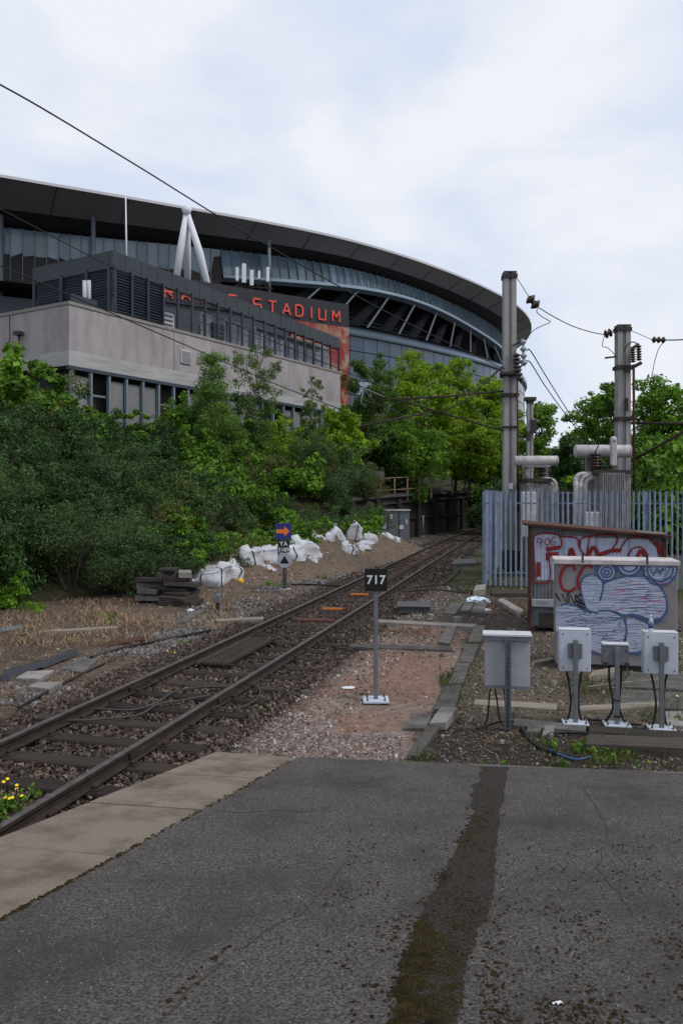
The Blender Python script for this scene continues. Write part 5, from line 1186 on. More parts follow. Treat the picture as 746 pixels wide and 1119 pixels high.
# ------------------------------------------------------------------ vegetation
def leaves_mesh(name, centres, radii, n, size, seed, flat=.75, up=.5, droop=0.0, shell=.55, elong=1.7):
    r = np.random.default_rng(seed); k = len(centres); centres = np.array(centres, float); radii = np.array(radii, float)
    w = radii ** 2; which = r.choice(k, n, p=w / w.sum())
    dirs = r.normal(size=(n, 3)); dirs /= np.linalg.norm(dirs, axis=1)[:, None]
    rad = (shell ** 3 + (1 - shell ** 3) * r.random(n)) ** (1 / 3.) * radii[which] * r.uniform(.8, 1.15, n)
    off = dirs * rad[:, None]; off[:, 2] *= flat
    lump = .25 * np.sin(off * 7 / radii[which][:, None] + which[:, None] * 2.1).sum(1) / 3
    c = centres[which] + off * (1 + lump)[:, None]
    c[:, 2] -= droop * rad * r.random(n)
    nrm_ = dirs * .6 + r.normal(size=(n, 3)) * .55 + np.array((0, 0, up)); nrm_ /= np.linalg.norm(nrm_, axis=1)[:, None]
    t = np.cross(nrm_, r.normal(size=(n, 3))); t[:, 2] -= droop * 2; t -= nrm_ * (t * nrm_).sum(1)[:, None]; t /= np.linalg.norm(t, axis=1)[:, None]; b = np.cross(nrm_, t)
    l = size * (.45 + 1.5 * r.random(n) ** 1.7)[:, None]; wd = l / elong
    V = np.stack([c - t * l / 2, c + b * wd / 2 + nrm_ * l * .08, c + t * l / 2, c - b * wd / 2 + nrm_ * l * .08], 1).reshape(-1, 3)
    Fc = np.arange(n * 4).reshape(n, 4)
    tint = r.uniform(.62, 1.3, (n, 1)) * np.array([[1, 1, 1]]) + r.uniform(-.12, .16, (n, 1)) * np.array([[1.0, .25, -.2]])
    cl_t = r.uniform(.78, 1.22, (k, 1))[which]
    return np_mesh(name, V, Fc, False, np.clip(tint * cl_t, .2, 2))

def stems_mesh(r, h, w, n, rad=.022):
    mb = MB()
    for k in range(n):
        a = r.uniform(0, 6.28); q = r.uniform(.2, .55) * w
        mb.tube([(0.1 * math.cos(a), .1 * math.sin(a), -.2), (q * .4 * math.cos(a), q * .4 * math.sin(a), h * .4), (q * math.cos(a + .3), q * math.sin(a + .3), h * r.uniform(.7, .95))], [rad, rad * .8, rad * .35], 5)
    return mb
SH = {}
def shrub_proto(kind, mat, n, size, w, h, variants, seed, **kw):
    out = []
    for v in range(variants):
        r = random.Random(seed + v); cs, rs = [], []
        for k in range(r.randint(9, 13)):
            a = r.uniform(0, 6.28); q = w * .5 * r.random() ** .6; z = h * r.uniform(.2, .85) * (1 - .35 * (q / (w * .5)) ** 2)
            cs.append((q * math.cos(a), q * math.sin(a), z)); rs.append(r.uniform(.26, .46) * min(w, h * 1.3) * .62)
        for k in range(6):     # shoots breaking the outline
            a = r.uniform(0, 6.28); q = w * .55 * r.random() ** .5; cs.append((q * math.cos(a), q * math.sin(a), h * r.uniform(.85, 1.15))); rs.append(.10 * w)
        me = leaves_mesh('foliage', cs, rs, n, size, seed * 7 + v, **kw); me.materials.append(mat)
        sm = stems_mesh(r, h, w, 7); s_me = bpy.data.meshes.new('stem'); s_me.from_pydata(sm.v, [], sm.f); s_me.materials.append(M['bark'])
        out.append((me, s_me))
    SH[kind] = out
shrub_proto('dark', M['leaf_dark'], 6800, .095, 2.6, 2.1, 3, 11)
shrub_proto('blue', M['leaf_blue'], 6400, .075, 2.4, 1.9, 3, 21, elong=2.6)
shrub_proto('mid', M['leaf_mid'], 4200, .145, 2.5, 2.1, 3, 31, elong=1.3)
shrub_proto('bright', M['leaf_bright'], 4200, .125, 2.3, 1.9, 2, 41, elong=1.5)
shrub_proto('olive', M['leaf_olive'], 5400, .08, 2.2, 1.6, 2, 51, elong=2.8)
LBL = {'dark': 'dense dark green shrub', 'blue': 'fine leaved grey green shrub', 'mid': 'broad leaved mid green shrub', 'bright': 'fresh bright green bush', 'olive': 'low olive green bramble'}
def place_words(x, y, z):
    px = CX + F * x / y; py = HY - (z + 1 - CAMZ) * F / y
    if px > 535 or y > 69: return 'behind the transformer yard' if px > 600 else 'behind the tall mast'
    along = next(w for l, w in ((30, 'at the picture edge'), (80, 'below the blockwork corner'), (125, 'below the first steel posts'), (170, 'below the grey wall panels'), (215, 'behind the timber stack'), (255, 'near the left birch'), (295, 'near the taller birch'), (350, 'behind the arrow sign'), (410, 'above the white bags'), (9999, 'by the retaining wall')) if px < l)
    return ('high on the bank ' if py < 450 else 'midway up the bank ' if py < 515 else 'low on the bank ' if py < 575 else 'at the bank foot ') + along
def shrub(kind, x, y, z, s, r):
    lb = LBL[kind] + ' ' + place_words(x, y, z)
    me, sm = r.choice(SH[kind]); t = thing('shrub', (x, y, z), lb, 'shrub', kind + ' shrubs ' + place_words(x, y, z), rz=r.uniform(0, 6.28))
    t.scale = (s * r.uniform(.85, 1.15), s * r.uniform(.85, 1.15), s * r.uniform(.8, 1.2))
    link('foliage', me, None, t); link('stem', sm, None, t); return t
vr = random.Random(77); count = 0
y = 13.5
while y < 68:
    tx = float(toe_x(y)); s = .55 if y < 40 else .9
    lim = 26 if y < 46 else 16
    while s < lim:
        x = tx - s + vr.uniform(-.5, .5); yy = y + vr.uniform(-.6, .6)
        px = CX + F * x / yy
        # not inside or behind the building
        rel = np.array((x, yy)) - BC; a_, b_ = rel @ ub, rel @ vb
        inb = (a_ > -2.0 and b_ > -1.6) or (b_ > -1.4 and a_ > -3)
        z = float(embank_z(x, yy))
        py = HY - (z + 1 - CAMZ) * F / yy
        if px > -90 and not inb and not (yy > 45 and s < 3.4 and px > 408) and not (s < 1.2 and 26 < yy < 44):
            if px < 175 and py > 470: kd = vr.choice(('dark', 'dark', 'blue', 'blue', 'dark'))
            elif px < 230 and py > 440: kd = vr.choice(('dark', 'mid', 'blue', 'olive', 'mid'))
            elif px < 330 and py > 445 and py < 520: kd = vr.choice(('mid', 'mid', 'mid', 'olive', 'bright'))
            elif py < 450: kd = vr.choice(('olive', 'mid', 'dark', 'olive', 'bright'))
            elif px > 340: kd = vr.choice(('blue', 'blue', 'dark', 'olive', 'mid'))
            else: kd = vr.choice(('olive', 'mid', 'olive', 'dark', 'blue', 'mid'))
            sc = vr.uniform(.75, 1.25) * (1.0 if s > 3 else .72)
            if py < 450: sc *= .8
            lift = 0.0
            if px < 165 and s < 3.2: sc *= 1.3; lift = .2
            if a_ < 1.5 and b_ > -6.5 and px < 110: sc = max(sc, 1.25)
            shrub(kd, x, yy, z - .15 + lift, sc, vr); count += 1
        s += vr.uniform(1.35, 2.1)
    y += vr.uniform(1.25, 1.75) if y < 40 else vr.uniform(1.9, 2.6)

for (px, d, kd, sc) in ((140, 22.6, 'blue', .7), (165, 23.4, 'dark', .75), (192, 24.8, 'dark', .8), (214, 26.2, 'mid', .7), (232, 27.4, 'dark', .75), (250, 27.6, 'olive', .6), (268, 29.2, 'mid', .6), (290, 31.0, 'olive', .65), (310, 32.0, 'olive', .6), (330, 33.5, 'blue', .7), (350, 36.0, 'blue', .8), (352, 34.2, 'olive', .5), (372, 38.5, 'blue', .85), (388, 41, 'blue', .8), (402, 43.5, 'blue', .7), (330, 36.5, 'olive', .8), (300, 34, 'mid', .7), (270, 31.5, 'olive', .7), (362, 41, 'dark', .9), (412, 47.0, 'olive', .6), (352, 39, 'blue', .9), (344, 42, 'olive', .8), (366, 45, 'blue', .9), (326, 39, 'mid', .8), (8, 20.6, 'mid', .35), (12, 40.5, 'mid', 1.9), (36, 41, 'olive', 2.1), (58, 41.5, 'dark', 1.7), (-15, 40, 'mid', 2.0), (338, 47, 'blue', 1.2), (352, 49, 'olive', 1.2), (366, 50, 'mid', 1.2), (380, 51, 'blue', 1.1), (394, 50, 'olive', .9), (325, 45, 'mid', 1.1), (376, 47, 'blue', 1.0), (392, 47.5, 'blue', .9), (25, 38, 'olive', 1.3), (72, 42, 'olive', 1.2), (90, 43, 'mid', 1.1)):
    x = (px - CX) / F * d; shrub(kd, x, d, max(float(embank_z(np.array(x), np.array(d))), .0) - .1, sc * 1.1, vr)

def tree(name, label, base, h, w, mat, bark, n, size, seed, t0=.28, nc=26, droop=0.0, group=None, elong=1.6, shape='round', trunk_r=.11, multi=1):
    r = random.Random(seed); t = thing(name, base, label, 'tree', group); cs, rs = [], []; limbs = MB(); tr = MB()
    for m_ in range(multi):
        lean = (r.uniform(-.06, .06) * h + (m_ - (multi - 1) / 2) * .35, r.uniform(-.05, .05) * h)
        P = [Vector((lean[0] * u ** 1.5 + .04 * h * math.sin(u * 5 + seed) * .3 + (m_ - (multi - 1) / 2) * .25, lean[1] * u, -.3 + u * h * .94)) for u in np.linspace(0, 1, 9)]
        tr.tube(P, [trunk_r * (1 - .85 * u) * (1.25 if i == 0 else 1) for i, u in enumerate(np.linspace(0, 1, 9))], 8)
    def tp(u): i = min(7, int(u * 8)); f = u * 8 - i; return P[i].lerp(P[i + 1], f)
    for k in range(nc):
        u = t0 + (1 - t0) * (k + r.random()) / nc; v = (u - t0) / (1 - t0)
        env = {'round': math.sqrt(max(0, 1 - (2 * v - .85) ** 2 / 1.4)), 'cone': 1.05 - v * .9, 'column': .75 + .3 * math.sin(v * 3.0)}[shape]
        a = k * 2.4 + r.uniform(-.6, .6); q = w * .5 * env * r.uniform(.35, .95)
        c = tp(min(u, .99)) + Vector((q * math.cos(a), q * math.sin(a), r.uniform(-.02, .05) * h))
        cs.append(c); rs.append(w * r.uniform(.13, .23) * (1.1 - .45 * v))
        j = tp(max(.12, u - .16)); mid = j.lerp(c, .5) + Vector((0, 0, .04 * h)); limbs.tube([j, mid, c], [trunk_r * .4, trunk_r * .26, trunk_r * .1], 5, caps=False)
        for e in range(2):
            c2 = c + Vector((r.gauss(0, 1), r.gauss(0, 1), r.gauss(0, .7))).normalized() * rs[-1 - e] * 1.25; cs.append(c2); rs.append(rs[-1 - e] * r.uniform(.4, .65))
            limbs.tube([c, c2], [trunk_r * .1, trunk_r * .04], 4, caps=False)
    tr.build('trunk', bark, t); limbs.build('limbs', bark, t)
    me = leaves_mesh('crown', cs, rs, int(n * 2.0), size * 1.1, seed, droop=droop, shell=.35, elong=elong, flat=.85); me.materials.append(mat); link('crown', me, None, t)
    return t
def tree_at(px, pytop, d, wpx, zb, *a, **kw):
    top = A(px, pytop, d); zb = float(embank_z(np.array(top.x), np.array(d))) if zb is None else zb
    return tree(kw.pop('name', 'tree'), a[0], Vector((top.x, d, zb)), top.z - zb, wpx / F * d, *a[1:], **kw)
B = M['bark']
tree_at(237, 374, 46, 62, None, 'birch with airy crown in front of the blockwork wall, left of the pair', M['leaf_birch'], M['birch'], 10500, .085, 1, shape='cone', droop=.4, name='birch_tree', trunk_r=.07, nc=46, t0=.15)
tree_at(277, 362, 48, 52, None, 'taller thin birch beside the first birch on the embankment', M['leaf_birch'], M['birch'], 7500, .085, 2, shape='column', droop=.4, name='birch_tree', trunk_r=.06, nc=44, t0=.15)
tree_at(342, 402, 55, 26, None, 'small sapling birch by the right end of the blockwork wall', M['leaf_birch'], M['birch'], 3200, .085, 3, shape='column', droop=.4, name='birch_tree', trunk_r=.05, nc=30, t0=.2)
tree_at(409, 386, 60, 62, None, 'drooping fine leaved birch right of the red and cream banner', M['leaf_birch'], M['birch'], 21000, .12, 4, shape='column', droop=.6, name='birch_tree', trunk_r=.12, nc=34, t0=.22, multi=2)
tree_at(452, 380, 66, 84, None, 'tallest bright green tree in front of the stadium glazing', M['leaf_bright'], B, 15000, .18, 5, nc=34, t0=.25, trunk_r=.15)
tree_at(497, 386, 70, 74, None, 'bright green tree under the curve of the stadium roof', M['leaf_bright'], B, 12500, .18, 6, nc=30, trunk_r=.14)
tree_at(536, 404, 66, 66, 3.0, 'bright green tree directly left of the tall mast', M['leaf_bright'], B, 12000, .18, 7, nc=28, trunk_r=.14, t0=.15)
tree_at(374, 440, 54, 56, None, 'young yellow green tree below the red banner', M['leaf_bright'], B, 8000, .15, 8, nc=22, t0=.2, trunk_r=.08)
tree_at(452, 462, 57, 92, None, 'spreading dark green tree above the rusty railing', M['leaf_mid'], B, 12500, .14, 9, nc=28, t0=.42, trunk_r=.1)
tree_at(410, 470, 56, 60, None, 'shady green tree behind the rusty trough', M['leaf_dark'], B, 8000, .14, 10, nc=20, t0=.1, trunk_r=.08)
tree_at(512, 452, 60, 62, None, 'ivy clad bright tree at the far end of the railing', M['leaf_bright'], B, 9500, .15, 12, nc=24, t0=.36, trunk_r=.1)
tree_at(548, 470, 62, 60, 1.0, 'leafy green tree seen behind the foot of the tall mast', M['leaf_mid'], B, 9000, .15, 13, nc=22, t0=.08, trunk_r=.1)
tree_at(598, 436, 74, 62, 0, 'mid green tree behind the smaller transformer', M['leaf_mid'], B, 14850, .18, 14, nc=42, t0=.1, trunk_r=.14)
tree_at(640, 424, 66, 70, 0, 'dark green tree between the two right hand masts', M['leaf_mid'], B, 14850, .18, 15, nc=42, t0=.1, trunk_r=.14)
tree_at(668, 412, 62, 54, 0, 'tall loose tree right behind the thick mast', M['leaf_mid'], B, 11070, .17, 16, nc=33, t0=.15, trunk_r=.14)
tree_at(724, 405, 56, 88, 0, 'full round green tree at the right edge of the picture', M['leaf_mid'], B, 22950, .17, 17, nc=54, t0=.1, trunk_r=.16)
tree_at(790, 415, 54, 80, 0, 'green tree cut by the right edge of the picture', M['leaf_mid'], B, 14850, .17, 18, nc=39, t0=.1, trunk_r=.14)
tree_at(622, 470, 52, 66, 0, 'bushy dark tree above the gap between the transformers', M['leaf_dark'], B, 12825, .14, 19, nc=36, t0=.05, trunk_r=.09)
tree_at(574, 468, 58, 52, 0, 'bushy green tree behind the distant slim mast', M['leaf_mid'], B, 11475, .15, 20, nc=33, t0=.05, trunk_r=.09)
tree_at(716, 468, 47, 70, 0, 'low bright bushy tree above the palisade fence at right', M['leaf_mid'], B, 13500, .14, 22, nc=36, t0=.05, trunk_r=.09)
for (px, d, s) in ((560, 50, 1.6), (590, 54, 1.9), (612, 47, 1.6), (640, 50, 1.9), (668, 46, 1.8), (695, 44, 1.9), (722, 42, 1.8), (748, 42, 2.0), (775, 42, 2.0), (655, 58, 2.3), (605, 64, 2.4), (540, 74, 2.4), (575, 70, 2.4)):
    x = (px - CX) / F * d; shrub(vr.choice(('mid', 'dark', 'mid', 'bright')), x, d, -.1, s, vr)

for k in range(22):     # greenery reaching down to the bags
    u = k / 21.; d = 25.6 + u * 17; px = float(np.interp(d, [25.5, 27.5, 29, 32, 35, 38, 42, 46], [210, 262, 298, 343, 374, 400, 424, 440])) - vr.uniform(9, 16)
    x = (px - CX) / F * d; shrub(vr.choice(('olive', 'mid', 'olive', 'blue', 'mid')), x, d + .5, max(.55, float(embank_z(np.array(x), np.array(d + .5)))) - .1, vr.uniform(.42, .62), vr)
# ------------------------------------------------------------------ grass, straw and weeds (stuff)
def blades(name, label, pts, h, w, mat, seed, lean=.5, cols=None):
    r = np.random.default_rng(seed); n = len(pts); a = r.uniform(0, 6.283, n); hh = h * r.uniform(.35, 1.25, n); le = lean * hh * r.uniform(.2, 1.3, n)
    d = np.c_[np.cos(a), np.sin(a), np.zeros(n)]; s = np.c_[-np.sin(a), np.cos(a), np.zeros(n)] * (w * r.uniform(.6, 1.4, n))[:, None]
    up = np.c_[np.zeros(n), np.zeros(n), hh]
    V = np.stack([pts - s, pts + s, pts + d * le[:, None] + up * r.uniform(.75, 1, n)[:, None]], 1).reshape(-1, 3)
    c = (np.array(cols)[r.integers(0, len(cols), n)] if cols else np.ones((n, 3))) * r.uniform(.6, 1.4, (n, 1))
    return tag(link(name, np_mesh(name, V, np.arange(n * 3).reshape(n, 3), False, c), mat), label, 'grass', kind='stuff')
def on_ground(xy, emb=True):
    z = ground_z(xy[:, 0], xy[:, 1])
    if emb: z = np.where(xy[:, 0] < toe_x(xy[:, 1]), np.maximum(z, embank_z(xy[:, 0], xy[:, 1])), z)
    return np.c_[xy, z]
rg = np.random.default_rng(8)
def px_cloud(boxes):
    out = []
    for (x0, x1, y0, y1, n) in boxes:
        px = rg.uniform(x0, x1, n); py = y0 + (y1 - y0) * rg.random(n); d = F * CAMZ / (py - HY); q = np.c_[(px - CX) / F * d, d]
        out.append(q[vnoise(px * .03 + 3, py * .06, 41) > -.25 + .3 * rg.random(len(px)) - .15])
    return np.vstack(out)
SC = [(.30, .20, .11), (.20, .135, .08), (.38, .28, .17), (.13, .085, .055), (.09, .07, .04)]
q = px_cloud([(60, 270, 655, 688, 5600), (0, 140, 668, 705, 3000), (215, 330, 640, 660, 900), (390, 470, 590, 606, 500)])
blades('dry_grass', 'dry straw coloured grass along the foot of the embankment', on_ground(q), .15, .006, M['straw'], 1, 1.6, SC)
q = px_cloud([(0, 210, 672, 760, 4200), (0, 100, 735, 775, 500)])
dead = blades('dead_stalks', 'flattened dead stalks littering the bare soil left of the track', on_ground(q) + np.array((0, 0, .01)), .055, .007, M['straw'], 2, 5.0, [(.17, .12, .085), (.24, .18, .125), (.09, .06, .05), (.12, .075, .055)])
q = px_cloud([(492, 580, 612, 650, 2600), (585, 700, 628, 650, 900), (470, 520, 596, 616, 900), (480, 520, 730, 765, 260), (560, 600, 690, 720, 120), (520, 545, 700, 760, 240), (615, 690, 735, 762, 420), (620, 700, 808, 838, 700), (700, 746, 765, 790, 300), (455, 475, 826, 842, 110), (545, 560, 830, 843, 60), (170, 300, 640, 672, 500), (560, 740, 800, 842, 500), (440, 500, 640, 660, 150), (480, 500, 738, 752, 200)])
qr = px_cloud([(536, 582, 654, 674, 700), (425, 470, 688, 697, 260)])
blades('red_weeds', 'withered red brown weeds by the shed and the pale strip', on_ground(qr), .14, .006, M['straw'], 6, .8, [(.16, .045, .025), (.10, .05, .03), (.07, .06, .025)])
blades('green_grass', 'thin green grass by the fence and around the boxes', on_ground(q), .13, .007, M['grass'], 3, .6)
q = px_cloud([(0, 24, 866, 897, 260), (168, 206, 750, 762, 40), (195, 210, 740, 748, 40), (170, 190, 715, 724, 60), (276, 290, 760, 790, 60)])
blades('track_weeds', 'small weeds sprouting between the ballast stones', np.c_[q, ground_z(q[:, 0], q[:, 1])], .10, .010, M['grass'], 4, .8)
q = px_cloud([(500, 746, 700, 800, 1500), (450, 746, 795, 845, 1500), (470, 580, 640, 700, 1000), (230, 480, 690, 800, 350)])
blades('twig_litter', 'dark twigs and leaf litter strewn over the yard', on_ground(q) + np.array((0, 0, .012)), .022, .007, M['straw'], 12, 6.0, [(.03, .022, .017), (.06, .042, .03), (.12, .085, .055), (.17, .13, .09), (.02, .017, .015)])
# ragged leafy weeds as low rosettes
cs, rs = [], []
for (px, py, n, s) in ((8, 882, 16, .10), (630, 826, 9, .10), (650, 818, 9, .09), (672, 832, 8, .07), (120, 676, 7, .12), (195, 655, 12, .16), (345, 612, 14, .2), (30, 668, 16, .2), (8, 662, 12, .2), (740, 790, 6, .09), (515, 658, 6, .1), (575, 672, 8, .09), (460, 838, 5, .05), (555, 842, 4, .05), (285, 745, 6, .05), (198, 702, 6, .05), (610, 842, 8, .05), (705, 838, 7, .05), (530, 838, 4, .04), (262, 622, 14, .2), (300, 640, 10, .16), (330, 620, 14, .2), (350, 632, 10, .14)):
    g = G(px, py)
    for k in range(n): cs.append((g.x + vr.gauss(0, s * 1.6), g.y + vr.gauss(0, s * 1.8), s * .45)); rs.append(s * vr.uniform(.5, 1))
me = leaves_mesh('leafy_weeds', cs, rs, 5200, .05, 5, shell=.2, elong=1.8); me.materials.append(M['leaf_mid']); tag(link('leafy_weeds', me, None), 'small leafy green weeds dotted over the soil', 'weeds', kind='stuff')
# yellow flowering plant at the platform edge
for (px, py, lb, n, sp_) in ((7, 884, 'yellow flowered weed beside the near rail at the left edge', 11, .17), (186, 722, 'yellow flowered weed on the grey ballast beyond the left rail', 2, .08), (744, 778, 'yellow flowered weed at the right edge by the boxes', 2, .08)):
    g = G(px, py); t = thing('flowering_weed', g, lb, 'flower')
    for k in range(n):
        x, y, h = vr.uniform(-sp_, sp_), vr.uniform(-sp_, sp_), vr.uniform(.10, .24)
        s_ = MB().tube([(x * .5, y * .5, -.02), (x * .9, y * .9, h * .6), (x, y, h)], .004, 5).build('flower_stem', M['grass'], t)
        MB().lathe((x, y, h), (vr.uniform(-.4, .4), -.4, 1), [(0, .005), (.007, .016), (.011, .016), (.013, .006)], 10, smooth=False).build('flower_head', M['flower'], t)
# white blossom flecks in the shrubs

# ------------------------------------------------------------------ spoil heap and bulk bags
CRX = [(196, 640, 24.0), (222, 618, 25.7), (265, 603, 27.5), (300, 600, 29), (345, 592, 32), (375, 587, 35), (400, 584, 38), (425, 584, 42), (440, 588, 46)]
cr_ = [A(*c) for c in CRX]; ccs = [np.array(c) for c in spline([np.array(c) for c in cr_], 6)]
vs, rows = [], []
offs = [-2.2, -1.2, -.6, -.25, 0, .25, .5, .8, 1.1, 1.4, 1.75, 2.1, 2.5]
for i, c in enumerate(ccs):
    t = ccs[min(i + 1, len(ccs) - 1)] - ccs[max(i - 1, 0)]; n_ = np.array((t[1], -t[0])); n_ /= np.linalg.norm(n_)
    edge = min(1, i / 5., (len(ccs) - 1 - i) / 5.)
    for o in offs:
        f = 1 if o <= 0 else max(0, (1 - o / 2.3)) ** 1.35
        x, y = c[0] + n_[0] * o, c[1] + n_[1] * o
        z = c[2] * f * (edge if o > 0 else edge) * (1 + .25 * float(vnoise(np.array(x * 1.2), np.array(y * 1.2), 61))) + .07 * float(vnoise(np.array(x * 4), np.array(y * 4), 62)) * min(1, f * 3)
        vs.append((x, y, z - .05))
n = len(offs)
fs = [(i * n + k, i * n + k + 1, i * n + n + k + 1, i * n + n + k) for i in range(len(ccs) - 1) for k in range(n - 1)]
vs_heap, n_heap = vs, n
hp = MB().add(vs, fs, True).build('spoil_heap', M['sand']); tag(hp, 'long low heap of brown sandy spoil under the white bags', 'spoil heap')
def heap_z(x, y):
    best, bz = 9e9, 0
    for v in vs:
        q = (v[0] - x) ** 2 + (v[1] - y) ** 2
        if q < best: best, bz = q, v[2]
    return bz
P_ = []
rh = np.random.default_rng(12)
for k in range(2600):
    i = rh.integers(0, len(ccs) - 1); v0 = vs[i * n + rh.integers(3, n - 1)]; P_.append((v0[0] + rh.normal() * .15, v0[1] + rh.normal() * .25, v0[2] + .0))
P_ = np.array(P_); sz = .012 + .04 * rh.random(len(P_)) ** 2
stones('heap_stones', 'small stones scattered over the sandy spoil heap', P_, sz, [(.18, .135, .105), (.12, .085, .065), (.26, .22, .18), (.33, .31, .29)], 6)

def bulk_bag(px, py, wpx, hpx, d, label, seed, tilt=0.0, yaw=0.0, slump=.3, straps=2, deep=.8, pinch=.25):
    """sagging woven bag; (px, py) is the middle of its foot"""
    r = random.Random(seed); k = d / F; w, h = wpx * k, hpx * k; base = A(px, py, d)
    t = thing('bulk_bag', base, label, 'bag', 'white bulk bags dumped on the spoil heap', rz=yaw)
    nu, nv = 36, 18
    ph = [r.uniform(0, 6.28) for _ in range(6)]
    def surf(a, b, g=1.0):
        ca, sa = math.cos(a), math.sin(a); v = b    # b 0..1 up
        e = lambda q, p: math.copysign(abs(q) ** p, q)
        prof = (1 - abs(2 * v - .75) ** 4 * .18) if v < .8 else (1 - pinch * ((v - .8) / .2) ** 1.4)
        prof *= .92 + slump * .35 * (1 - v)
        if v <= .02: prof *= .8
        if v >= .98: prof *= .45
        fold = 1 + .09 * math.sin(a * 3 + ph[0] + v * 4) + .05 * math.sin(a * 9 + ph[1] - v * 7) + .035 * math.sin(v * 11 + ph[2] + 2 * math.sin(a + ph[3])) + .03 * math.sin(a * 14 + v * 13 + ph[5])
        x = e(ca, .55) * w / 2 * prof * fold * g; y = e(sa, .55) * w / 2 * deep * prof * fold * g
        z = (v * h) * (1 + .07 * math.sin(a * 2 + ph[4]) + .05 * math.sin(a * 3 + ph[1])) * (1 - slump * .25 * (1 + math.sin(a + ph[5])) * v)
        return Vector((x + tilt * z, y, z - .04))
    vv = []; ff = []
    for j in range(nv + 1):
        for i in range(nu): vv.append(surf(2 * math.pi * i / nu, j / nv))
    for j in range(nv):
        for i in range(nu): q = (i + 1) % nu; ff.append((j * nu + i, j * nu + q, j * nu + nu + q, j * nu + nu + i))
    ff.append(tuple(range(nu - 1, -1, -1))); ff.append(tuple(nv * nu + i for i in range(nu)))
    MB().add(vv, ff, True).build('bag_body', M['bag'], t)
    for s in range(straps):
        a0 = -math.pi / 2 + (s - (straps - 1) / 2) * .9 + r.uniform(-.15, .15)
        pts = [surf(a0 + .06 * math.sin(q * 4), q, 1.02) for q in np.linspace(.03, .99, 14)]
        m_ = MB(); vs2 = []
        for q in pts: vs2 += [q + Vector((-.022, -.01, 0)), q + Vector((.022, -.01, 0))]
        m_.add(vs2, [(2 * i, 2 * i + 1, 2 * i + 3, 2 * i + 2) for i in range(len(pts) - 1)]).build('strap', M['strap'], t)
    for s in range(2 if wpx > 12 else 0):   # lifting loops / gathered neck
        a0 = r.uniform(0, 6.28); q = surf(a0, .97)
        MB().tube([q, q + Vector((.02, -.03, h * .14)), q + Vector((.08, -.02, h * .17)), q + Vector((.11, 0, .02))], .018, 5).build('lifting_loop', M['bag'], t)
    return t
BG = [(200, 640, 26, 26, 24.6, 'dirty slumped bag leaning behind the timber stack', -.35, .3, .4, 1), (226, 640, 34, 30, 25.4, 'torn white bag with black straps left of the yellow sack', .15, -.2, .5, 3), (250, 640, 20, 32, 25.8, 'tall torn white bag directly beside the yellow sack', .1, .4, .3, 2),
      (274, 619, 24, 26, 27.6, 'plump white bag at the left end of the upper row behind the arrow sign', 0, .2, .2, 1), (297, 617, 30, 26, 28.4, 'long white bag showing left of the arrow sign post', .05, -.1, .15, 2), (322, 613, 22, 24, 29.6, 'white bag partly hidden behind the arrow sign', 0, .2, .2, 1), (292, 628, 20, 14, 27.6, 'small flat white bag below the long bag', 0, 0, .5, 0), (303, 632, 14, 10, 28, 'tiny crumpled white sack just left of the arrow sign', 0, .6, .4, 0),
      (336, 610, 24, 27, 31.2, 'peaked white bag right of the arrow sign', -.12, .3, .3, 1), (334, 618, 22, 13, 30.4, 'flat white bag in front of the peaked bag', .2, -.3, .4, 1), (349, 599, 14, 19, 33.0, 'narrow upright white bag in the middle of the row', -.1, .2, .2, 1), (358, 595, 11, 17, 34.0, 'slim white bag behind the narrow upright one', .1, 0, .2, 0),
      (370, 596, 15, 24, 34.6, 'tall white bag near the right of the row', -.12, .3, .25, 1), (378, 606, 17, 17, 33.8, 'triangular white bag sliding down the heap', .15, .2, .5, 1), (386, 590, 14, 21, 36.4, 'highest white bag at the right of the row', .1, -.2, .2, 1), (394, 600, 17, 12, 35.8, 'low white bag under the highest one', .1, .2, .4, 0),
      (392, 604, 9, 8, 35, 'little white sack lowest on the heap', 0, .3, .4, 0), (402, 594, 14, 14, 37.6, 'round white bag beside the highest bag', .1, .5, .3, 0), (424, 592, 19, 12, 41.5, 'lone white bag at the right end near the lineside cabinet', .1, .2, .5, 1)]
for i, (px, py, w_, h_, d_, lb, ti, ya, sl_, ns) in enumerate(BG): bulk_bag(px, py, w_ * 1.12, h_ * .92, d_ - .3, lb, 100 + i, ti * 2.2, ya, sl_ * 1.9, ns, pinch=.25 + .45 * random.Random(i).random())
bulk_bag(262.5, 637, 7, 6, 25.3, 'small bright yellow sack between the white bags', 300, .1, .2, .4, 0).children[0].data.materials[0] = M['yellow']
for o in bpy.data.objects:
    if o.get('label', '').startswith('small bright yellow'): o['group'] = 'sacks'; [c.data.materials.__setitem__(0, M['yellow']) for c in o.children]

# ------------------------------------------------------------------ boards, slabs, lids
def bed(px, py, z=0.0):
    g = G(px, py, z); return g
def slab_thing(name, quad, th, mat, label, cat, group=None, z=0.0, tilt=0.0):
    P = [G(px, py, z) for px, py in quad]; c = sum(P, Vector()) / len(P)
    zc = max(float(ground_z(p.x, p.y)) for p in P) * .5
    mb = MB(); L = [p - c for p in P]; n = len(L)
    if sum(L[i].x * L[(i + 1) % n].y - L[(i + 1) % n].x * L[i].y for i in range(n)) < 0: L = L[::-1]
    zz = lambda p: p.x * tilt
    ins = [p * .97 for p in L]
    rings = [[(p.x, p.y, -.03) for p in L], [(p.x, p.y, th - .008 + zz(p)) for p in L], [(p.x, p.y, th + zz(p)) for p in ins]]
    mb.add(sum(rings, []), [tuple(range(n - 1, -1, -1)), tuple(range(2 * n, 3 * n))] + [(r_ * n + i, r_ * n + (i + 1) % n, r_ * n + n + (i + 1) % n, r_ * n + n + i) for r_ in (0, 1) for i in range(n)])
    o = mb.build(name, M[mat]); o.location = (c.x, c.y, zc + z); return tag(o, label, cat, group)
